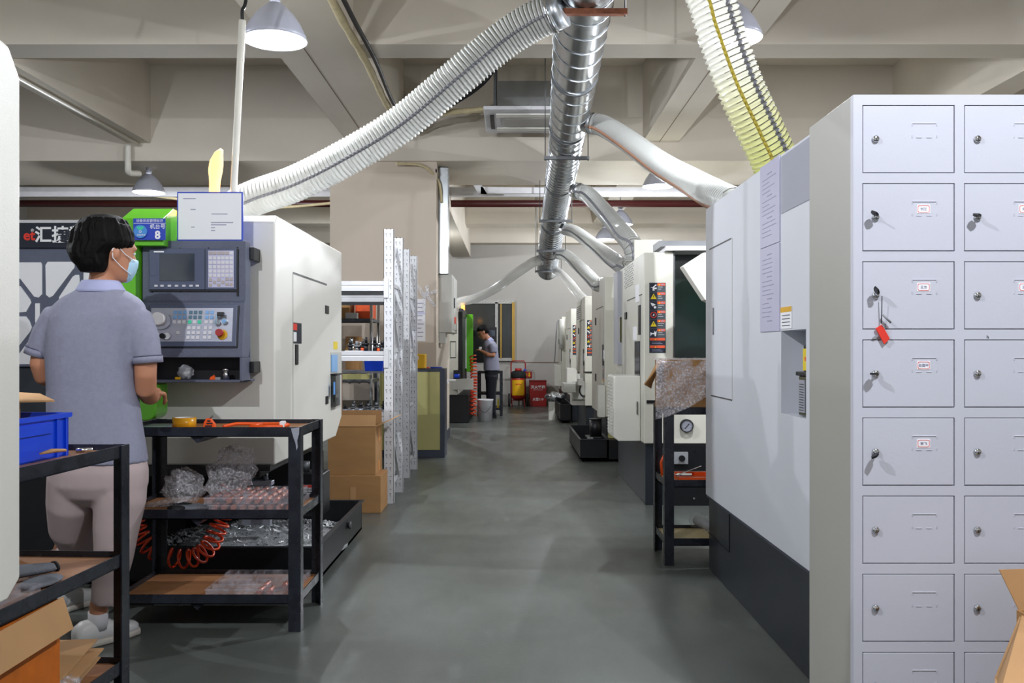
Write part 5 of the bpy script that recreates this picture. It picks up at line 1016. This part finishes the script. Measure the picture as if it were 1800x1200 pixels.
pt = thing('small_pallet', 'pale yellow pallet of dark parts on the lower wire shelf', 'pallet', (-1.7, 9.5, .88)); MB().box(-1.9, -1.47, 9.3, 9.35, .88, .925).box(-1.9, -1.47, 9.6, 9.65, .88, .925).box(-1.9, -1.47, 9.3, 9.65, .92, .935).build('pallet_slats', 'caby', pt, .002)
for i in range(4): MB().box(-1.86 + i * .10, -1.80 + i * .10, 9.36, 9.5, .935, .955 + .015 * (i % 2)).build('dark_part', 'iron', None, .003, loc=(-1.83 + i * .1, 9.43, .935), label='dark metal part lying on the pale yellow pallet', cat='metal part', group='dark parts on the yellow pallet')
# yellow-doored cabinet and what stands on it
cb = thing('tool_cabinet', 'slate-framed cabinet with khaki yellow doors in front of the pillar', 'cabinet', (-1.12, 10.15, 0))
MB().box(-1.51, -.738, 9.98, 10.335, 0, .975).build('cabinet_body', 'cabd', cb, .004)
for x0, x1, hx in ((-1.47, -1.135, -1.16), (-1.125, -.79, -1.10)):
    d = MB().box(x0, x1, 9.97, 9.98, .085, .94).build('cabinet_door', 'caby', cb, .003); MB().box(hx, hx + .025, 9.966, 9.970, .42, .53).build('door_handle', 'grey', d, .002); MB().box(hx + .005, hx + .020, 9.9645, 9.9665, .44, .51).build('handle_recess', 'greyd', d)
fa = thing('first_aid_box', 'yellow first aid box with a red cross on top of the cabinet', 'first aid box', (-1.04, 10.1, .975))
MB().box(-1.14, -.955, 9.99, 10.2, .976, 1.135).build('box_shell', 'yellow', fa, .01); MB().cyl((-1.045, 9.985, 1.095), (-1.045, 9.99, 1.095), .024, 20).build('white_disc', 'paper', fa); MB().box(-1.06, -1.03, 9.982, 9.985, 1.090, 1.10).box(-1.05, -1.04, 9.982, 9.985, 1.080, 1.11).build('red_cross', 'inkr', fa); MB().box(-1.14, -.955, 9.988, 9.99, 1.115, 1.118).build('lid_line', 'tape', fa)
MB().box(-1.10, -1.03, 9.984, 9.99, .98, 1.0).build('yellow_tag', 'wny', fa)
MB().tube([(-.90, 10.05, .985), (-.83, 10.07, .986), (-.77, 10.05, .984)], [.010, .008, .006], 8).build('marker_pen', 'blue', None, loc=(-.83, 10.05, .976), label='small blue and white pen on the right end of the cabinet', cat='pen')
MB().tube([(-.94, 10.06, .984), (-.915, 10.06, .984)], .008, 8).build('red_cap', 'inkr', None, loc=(-.93, 10.06, .976), label='tiny red cap beside the first aid box', cat='cap')
ho = thing('door_lever', 'white lever handle sticking out past the cabinet at the pillar', 'handle', (-.8, 11.8, .78)); MB().box(-.86, -.73, 11.76, 11.8, .78, .80).box(-.86, -.82, 11.7, 11.8, .74, .78).build('lever', 'paper', ho, .004)

# ---------------------------------------------------------------- far end of the aisle
bk = thing('bucket', 'white plastic bucket with a wire handle on the floor by the far worker', 'bucket', (-.445, 15.1, 0))
MB().lathe([(.115, .002), (.130, .34), (.136, .345), (.138, .365), (.132, .365), (.126, .34), (.110, .012), (.02, .01)], (-.445, 15.1, 0), 'z', 28).build('bucket_body', 'bucket', bk); MB().tube(spline([(-.575, 15.1, .33), (-.52, 14.99, .20), (-.44, 14.965, .16), (-.37, 14.99, .22), (-.315, 15.1, .33)], 16), .004, 6).build('wire_handle', 'iron', bk)
ft = cart('small black steel cart behind the far worker', -.62, -.17, 16.3, 16.75, (.80, .42, .15), ('ply', 'ply', 'ply'))
simple('yellow_level', 'upright fluorescent yellow tool on the far cart', 'tool', 'wny', (-.265, -.235, 16.36, 16.40, .12, .30), None, .002)
fe = thing('fire_extinguisher', 'wheeled red fire extinguisher with a yellow label against the back wall', 'fire extinguisher', (.13, 18.9, 0))
MB().lathe([(.02, .14), (.10, .15), (.145, .2), (.15, .3), (.15, .55), (.14, .64), (.10, .69), (.05, .70)], (.13, 18.95, 0), 'z', 28).build('cylinder', 'red', fe); MB().lathe([(.152, .60), (.16, .62), (.16, .70), (.12, .74), (.06, .75)], (.13, 18.95, 0), 'z', 24).build('black_collar', 'rubber', fe)
MB().cyl((.13, 18.95, .74), (.13, 18.95, .80), .07, 16).build('valve_head', 'red', fe); MB().cyl((.25, 18.93, .74), (.28, 18.93, .78), .025, 10).build('blue_cap', 'blue', fe)
MB().tube([(-.02, 19.12, .05), (-.02, 19.12, .90), (.01, 19.12, .95), (.25, 19.12, .95), (.28, 19.12, .90), (.28, 19.12, .05)], .014, 10).build('trolley_frame', 'redk', fe)
for x in (-.06, .32): MB().cyl((x - .02, 19.0, .14), (x + .02, 19.0, .14), .135, 22).build('wheel', 'rubber', fe)
MB().tube([(0, 18.78, .01), (0, 18.9, .14), (.26, 18.9, .14), (.26, 18.78, .01)], .012, 8).build('front_stand', 'redk', fe)
vs = []
m = MB()
for i in range(12):
    a0, a1 = R(-145 + i * 9.2), R(-145 + (i + 1) * 9.2); r = .1515; m.add([(.13 + r * math.cos(a0), 18.95 + r * math.sin(a0), .24), (.13 + r * math.cos(a1), 18.95 + r * math.sin(a1), .24), (.13 + r * math.cos(a1), 18.95 + r * math.sin(a1), .56), (.13 + r * math.cos(a0), 18.95 + r * math.sin(a0), .56)], [(0, 1, 2, 3)])
o = m.build('yellow_label', 'yellow', fe); md = o.modifiers.new('t', 'SOLIDIFY'); md.thickness = .001
MB().box(.07, .19, 18.793, 18.797, .47, .485).build('label_line', 'inkr', fe)
eb_ = thing('extinguisher_box', 'red metal extinguisher box with white lettering against the back wall', 'box', (.545, 19.2, 0)); MB().box(.365, .72, 19.05, 19.35, 0, .52).build('box_shell', 'red', eb_, .006); MB().box(.36, .725, 19.04, 19.36, .52, .545).build('box_lid', 'redk', eb_, .004)
text('灭火器箱', .075, (.545, 19.048, .40), 'cam', 'inkw', 'box_lettering', eb_, bold=.002); text('火警119', .065, (.545, 19.048, .145), 'cam', 'inkw', 'box_lettering', eb_, bold=.002); text('FIRE EXTINGUISHER', .022, (.545, 19.048, .345), 'cam', 'inkw', 'small_lettering', eb_)
es = thing('wall_sign', 'small orange-red sign with a yellow arrow on the back wall above the red box', 'sign', (.37, 19.49, .66)); MB().box(.28, .43, 19.485, 19.499, .58, .72).build('sign_plate', 'redk', es, .002); MB().prism([(.37, .60), (.40, .64), (.385, .64), (.385, .70), (.355, .70), (.355, .64), (.34, .64)], 'y', 19.48, 19.485).build('arrow', 'yellow', es)
text('灭', .05, (.315, 19.484, .65), 'cam', 'yellow', 'sign_character', es)
mt = MB()
sw_ = thing('wall_light_switch', 'small dark dot fixing on the back wall left of the extinguisher', 'fixing', (.32, 19.49, 2.0)) if 0 else None
# ---------------------------------------------------------------- people
def head_mesh(mb, X):
    """face towards local +y, eyes at z = 0; added through the matrix X"""
    old = mb.xf; mb.xf = X
    mb.loft([(0, .045, -.118, .012, .012), (0, .045, -.112, .034, .034), (0, .034, -.095, .048, .052), (0, .020, -.07, .058, .070), (0, .006, -.04, .066, .084), (0, .0, -.01, .072, .092), (0, -.004, .02, .075, .097), (0, -.008, .05, .075, .098),
             (0, -.010, .08, .066, .088), (0, -.010, .105, .045, .062), (0, -.010, .12, .015, .02)], 24)
    mb.tube([(0, .090, .005), (0, .104, -.022), (0, .112, -.036), (0, .094, -.046)], [.008, .010, .013, .008], 8)          # nose
    mb.tube([(-.022, .084, -.068), (0, .092, -.070), (.022, .084, -.068)], [.005, .009, .005], 8)                            # lips
    mb.tube([(-.05, .078, .020), (-.025, .090, .024), (0, .090, .018), (.025, .090, .024), (.05, .078, .020)], .008, 8)        # brow
    for s in (-1, 1):
        mb.ball((s * .077, -.012, -.012), .009, .018, .031, 12); mb.tube([(s * .074, -.01, .015), (s * .086, -.022, .012), (s * .086, -.026, -.012), (s * .076, -.012, -.038)], .006, 6)
    mb.xf = old
def hand_mesh(mb, wrist, d, up, s=1., curl=.5, thumb=1):
    d = Vector(d).normalized(); up = (Vector(up) - d * Vector(up).dot(d)).normalized(); sd = d.cross(up); w_ = Vector(wrist)
    P = lambda a, b, c: w_ + d * a * s + sd * b * s + up * c * s
    mb.tube([P(0, 0, 0), P(.03, 0, 0), P(.07, 0, 0), P(.092, 0, -.004)], [.026 * s, .036 * s, .041 * s, .036 * s], 12, flat=.45)
    for k, L_ in enumerate((.068, .078, .072, .055)):
        b = -.030 + k * .020; c = curl
        mb.tube([P(.085, b, 0), P(.085 + L_ * .42, b * 1.08, -.012 * c), P(.085 + L_ * .72, b * 1.1, -.034 * c), P(.085 + L_ * .85, b * 1.1, -.062 * c)], [.0095 * s, .009 * s, .0085 * s, .0075 * s], 8)
    mb.tube([P(.02, -.026 * thumb, -.004), P(.052, -.052 * thumb, -.012), P(.078, -.056 * thumb, -.026 * (1 + curl)), P(.098, -.050 * thumb, -.036 * (1 + curl))], [.013 * s, .0115 * s, .0105 * s, .009 * s], 8)
def shoe(par, heel, toe, m='shoe', ms='sole', lab=None, s=1.):
    h, t_ = Vector(heel), Vector(toe); d = (t_ - h).normalized(); L_ = (t_ - h).length; yaw = math.atan2(-d.x, d.y)
    X = Matrix.Translation(h) @ Euler((0, 0, yaw)).to_matrix().to_4x4() @ Matrix(((1, 0, 0, 0), (0, 0, 1, 0), (0, 1, 0, 0), (0, 0, 0, 1)))
    b = MB(); b.xf = X; b.loft([(0, .055, -.004, .01, .01), (0, .056, 0, .030, .035), (0, .062, .03, .038, .045), (0, .062, .08, .040, .045), (0, .058, .12, .042, .042), (0, .048, .16, .046, .034), (0, .040, .21, .048, .028), (0, .036, L_ - .02, .040, .024), (0, .034, L_, .012, .012)], 20, 2.4)
    o = b.build('shoe', m, par)
    f = MB(); f.xf = X; f.loft([(0, .014, -.008, .012, .012), (0, .014, 0, .034, .015), (0, .014, .08, .041, .015), (0, .013, .2, .050, .014), (0, .014, L_ - .01, .040, .014), (0, .016, L_ + .006, .014, .010)], 20, 4); f.build('shoe_sole', ms, o)
    e = MB(); e.xf = X
    for k in range(4): e.tube([(-.022, .088 - k * .008, .125 + k * .018), (0, .098 - k * .009, .128 + k * .018), (.022, .088 - k * .008, .125 + k * .018)], .003, 6)
    e.build('shoe_laces', m, o)
    return o

# worker in front of the console, seen from behind
Y1 = 3.60
def q1(u, v, dy=0.): p = px(u, v, Y1); p.y += dy; return p
p1 = thing('person', 'person in a grey-blue polo and pale trousers seen from behind, wearing a face mask', 'person', (-1.64, Y1, 0))
hx = q1(191, 441); HX = Matrix.Translation((hx.x, Y1 + .01, hx.z)) @ Euler((R(-6), 0, R(-43))).to_matrix().to_4x4()
b = MB(); head_mesh(b, HX)
b.tube([q1(178, 560), q1(178, 520), q1(180, 490, .005), q1(184, 466, .012)], [.07, .056, .052, .055], 20)
b.tube([q1(178, 830), q1(166, 720), q1(162, 620), q1(170, 560), q1(178, 530)], [.10, .085, .085, .08, .06], 20)
b.tube([q1(170, 560), q1(215, 556), q1(248, 568)], [.05, .05, .046], 14); b.tube([q1(170, 560), q1(130, 558), q1(97, 566)], [.05, .046, .04], 14)
b.tube([q1(248, 566), q1(256, 620), q1(256, 660), q1(253, 684, .02), q1(247, 696, .09), q1(235, 700, .17), q1(222, 696, .25)], [.050, .045, .042, .041, .040, .036, .027], 14)
b.tube([q1(96, 566), q1(76, 610), q1(71, 640), q1(72, 660, .02), q1(80, 672, .09), q1(92, 676, .17), q1(104, 674, .25)], [.042, .040, .040, .039, .038, .034, .026], 14)
hand_mesh(b, q1(222, 696, .25), (-.35, .9, .1), (0, 0, 1), 1, .8, -1); hand_mesh(b, q1(104, 674, .25), (.35, .9, .1), (0, 0, 1), 1, .8, 1)
b.tube([q1(205, 830), q1(203, 930), q1(184, 1030, .03), Vector((-1.652, 3.64, .16)), Vector((-1.658, 3.645, .08))], [.085, .06, .045, .036, .034], 14)
b.tube([q1(125, 830), q1(105, 930, .16), Vector((-2.03, 4.05, .2)), Vector((-2.02, 4.12, .08))], [.085, .06, .042, .034], 14)
body = b.build('body', 'skin', p1, remesh=.0065, smooth=4)
for s in (-1, 1):
    e = MB(); e.xf = HX; e.ball((s * .031, .082, .002), .010, .008, .0055, 12); e.build('eye', 'paper', p1); e = MB(); e.xf = HX; e.ball((s * .031, .0865, .002), .004, .004, .0045, 10); e.build('iris', 'black', p1)
h = MB()
prof = [(377.5, 176, 196, .03, .0), (380, 160, 210, .06, 0), (386, 149, 218, .083, 0), (396, 139, 224, .098, 0), (410, 132, 229, .106, 0), (425, 129, 231, .108, -.002), (432, 128, 229, .102, -.008), (440, 128, 217, .092, -.022), (448, 131, 206, .082, -.036), (458, 137, 202, .074, -.044), (468, 146, 199, .062, -.050), (480, 153, 192, .046, -.048)]
h.loft([((px((a + c) / 2, v, Y1)).x, Y1 + dy, px(0, v, Y1).z, (c - a) / 2 * Y1 / F, ry) for v, a, c, ry, dy in prof], 32)
for k in range(90):      # locks that break the outline and give strands
    th = random.uniform(0, 2 * math.pi); u0 = random.uniform(.15, .85); i0 = int(u0 * 6); pts = []
    for j in range(4):
        v, a, c, ry, dy = prof[min(11, i0 + 1 + j + (1 if j else 0))]; cx = px((a + c) / 2, v, Y1).x; rx = (c - a) / 2 * Y1 / F
        pts.append((cx + (rx + .0005) * math.cos(th + j * .06), Y1 + dy + (ry + .0005) * math.sin(th + j * .06), px(0, v, Y1).z))
    if (math.sin(th) > .2 or math.cos(th) > .5) and i0 > 2: continue
    h.tube(pts, [.006, .009, .007, .002], 6)
h.build('hair', 'hair', p1, remesh=.0035, smooth=3)
m = MB(); m.xf = HX; m.loft([(0, .062, -.114, .014, .02), (0, .060, -.102, .034, .036), (0, .060, -.07, .049, .050), (0, .060, -.04, .050, .056), (0, .060, -.022, .044, .056), (0, .064, -.018, .03, .045)], 24); mk = m.build('face_mask', 'mask', p1)
m = MB(); m.xf = HX
for s in (-1, 1): m.tube([(s * .048, .085, -.030), (s * .073, .03, -.012), (s * .082, -.012, .020), (s * .089, -.028, -.005), (s * .082, -.020, -.035), (s * .07, .02, -.062), (s * .046, .075, -.085)], .0018, 6)
m.build('ear_loops', 'paper', mk)
s_ = MB()
tor = [(506, 144, 210, .066), (514, 128, 226, .082), (524, 110, 242, .095), (536, 97, 252, .106), (555, 88, 252, .118), (585, 84, 243, .122), (625, 83, 238, .120), (680, 85, 238, .116), (740, 86, 245, .120), (785, 90, 252, .128), (813, 92, 256, .130)]
s_.loft([(px((a + c) / 2, v, Y1).x, Y1 + .005, px(0, v, Y1).z, (c - a) / 2 * Y1 / F, ry) for v, a, c, ry in tor], 36, 2.3)
s_.tube([q1(125, 556), q1(100, 562), q1(84, 588), q1(68, 619)], [.05, .066, .060, .050], 20); s_.tube([q1(222, 556), q1(240, 564), q1(252, 596), q1(259, 632)], [.05, .066, .062, .056], 20)
sh = s_.build('polo_shirt', 'shirt', p1, remesh=.009, smooth=6)
for pts, r in (([q1(70, 612), q1(66, 625)], .052), ([q1(259, 625), q1(260, 638)], .058)):
    m = MB(); m.tube(pts, r, 24); m.build('sleeve_cuff', 'shirt', sh); c = pts[0]; m = MB(); m.tube([c, c + (pts[1] - c) * .12], r + .0012, 24); m.build('cuff_piping', 'trim', sh)
m = MB(); m.loft([(q1(176, 0).x, Y1 + .006, px(0, v, Y1).z, rx, ry) for v, rx, ry in ((514, .098, .090), (508, .091, .083), (498, .078, .072), (493, .070, .066), (493.5, .064, .060), (500, .062, .058))], 30); m.build('collar', 'collar', sh)
t_ = MB()
t_.loft([(px((a + c) / 2, v, Y1).x, Y1 + .004, px(0, v, Y1).z, (c - a) / 2 * Y1 / F, ry) for v, a, c, ry in ((795, 95, 250, .115), (825, 89, 257, .125), (852, 90, 257, .118), (872, 108, 242, .095), (888, 138, 205, .05))], 30, 2.3)
t_.tube([q1(211, 840), q1(211, 880), q1(204, 930), q1(198, 980, .01), q1(187, 1020, .03), q1(180, 1063, .04)], [.102, .098, .086, .074, .066, .060], 22)
t_.tube([q1(130, 835), q1(120, 885, .03), q1(104, 935, .10), q1(96, 985, .22), Vector((-2.03, 4.04, .22)), Vector((-2.03, 4.10, .14))], [.098, .095, .086, .075, .066, .060], 22)
t_.build('trousers', 'pants', p1, remesh=.009, smooth=5)
m = MB(); m.tube([(-1.655, 3.64, .135), (-1.658, 3.645, .10), (-1.662, 3.65, .07)], [.038, .038, .042], 18); m.build('sock', 'sock', p1)
shoe(p1, (-1.715, 3.575, 0), (-1.565, 3.80, 0)); shoe(p1, (-2.04, 4.05, 0), (-1.94, 4.32, 0))

# far worker in profile, holding a small white part
Y2 = 15.85
def q2(u, v, dy=0.): p = px(u, v, Y2); p.y += dy; return p
p2 = thing('person', 'person with glasses in grey polo and black trousers, side-on at the far machine', 'person', (-.40, Y2, 0))
hc2 = q2(849.5, 583.5); HX2 = Matrix.Translation(hc2) @ Euler((0, 0, R(90))).to_matrix().to_4x4() @ Euler((R(-30), 0, 0)).to_matrix().to_4x4()
b = MB(); head_mesh(b, HX2)
b.tube([q2(864, 606), q2(860, 598), q2(853, 590)], [.07, .055, .052], 16); b.tube([q2(864, 660), q2(864, 640), q2(863, 620), q2(864, 606)], [.11, .10, .11, .08], 16)
for s in (-1, 1):
    b.tube([q2(866, 608, s * .17), q2(868, 618, s * .18), q2(868, 624, s * .20), q2(858, 623, s * .20), q2(847, 617, s * .09)], [.05, .042, .04, .038, .026], 12)
    hand_mesh(b, q2(847, 617, s * .09), (-.6, -s * .5, .3), (0, 0, 1), .9, .9, s)
    b.tube([q2(865, 660, s * .1), q2(862, 695, s * .1), q2(862, 726, s * .1)], [.09, .06, .045], 12)
b.build('body', 'skin', p2, remesh=.009, smooth=2)
h = MB(); h.xf = HX2; h.loft([(0, -.022, -.06, .03, .05), (0, -.030, -.045, .066, .065), (0, -.030, -.01, .079, .074), (0, -.022, .02, .081, .088), (0, -.012, .05, .082, .100), (0, -.010, .085, .074, .098), (0, -.010, .11, .052, .072), (0, -.012, .128, .015, .02)], 24); h.build('hair', 'hair', p2)
g = MB(); g.xf = HX2
for s in (-1, 1): g.tube([(s * .031 + .022 * math.cos(a), .098 - abs(math.cos(a)) * .006, .0 + .016 * math.sin(a)) for a in [2 * math.pi * k / 14 for k in range(15)]], .0025, 5); g.tube([(s * .052, .096, .005), (s * .080, .04, .01), (s * .084, -.015, .008)], .0025, 5)
g.tube([(-.008, .103, .002), (.008, .103, .002)], .0025, 5); g.build('glasses', 'black', p2)
for s in (-1, 1): e = MB(); e.xf = HX2; e.ball((s * .031, .085, .002), .010, .007, .006, 10); e.build('eye', 'black', p2)
s_ = MB(); s_.loft([(px((a + c) / 2, v, Y2).x, Y2, px(0, v, Y2).z, (c - a) / 2 * Y2 / F, ry) for v, a, c, ry in ((598, 853, 867, .07), (603, 850, 872, .14), (609, 849, 875, .185), (620, 849, 876, .19), (635, 850, 877, .175), (651, 850, 879, .175))], 26, 2.3)
for s in (-1, 1): s_.tube([q2(864, 606, s * .15), q2(867, 612, s * .18), q2(868, 620, s * .19)], [.075, .07, .062], 14)
so = s_.build('polo_shirt', 'shirt', p2, remesh=.014, smooth=4); m = MB(); m.tube([q2(858, 596), q2(862, 602)], [.065, .08], 18); m.build('collar', 'collar', so)
t_ = MB(); t_.loft([(px((a + c) / 2, v, Y2).x, Y2, px(0, v, Y2).z, (c - a) / 2 * Y2 / F, ry) for v, a, c, ry in ((648, 852, 876, .15), (660, 852, 876, .16), (668, 853, 875, .15))], 24)
for s in (-1, 1): t_.tube([q2(864, 660, s * .09), q2(863, 690, s * .1), q2(864, 727, s * .11)], [.105, .085, .075], 16)
t_.build('trousers', 'pantd', p2, remesh=.014, smooth=3)
for s in (-1, 1): p = q2(864, 730, s * .11); shoe(p2, (p.x + .08, p.y, 0), (p.x - .19, p.y - .02, 0), 'pantd', 'rubber')
p = q2(845.5, 612.5); MB().box(p.x - .035, p.x + .02, Y2 - .07, Y2 + .02, p.z - .02, p.z + .03).build('white_part', 'paper', None, .01, loc=tuple(p), label='small white part held up in the hands of the far worker', cat='part')
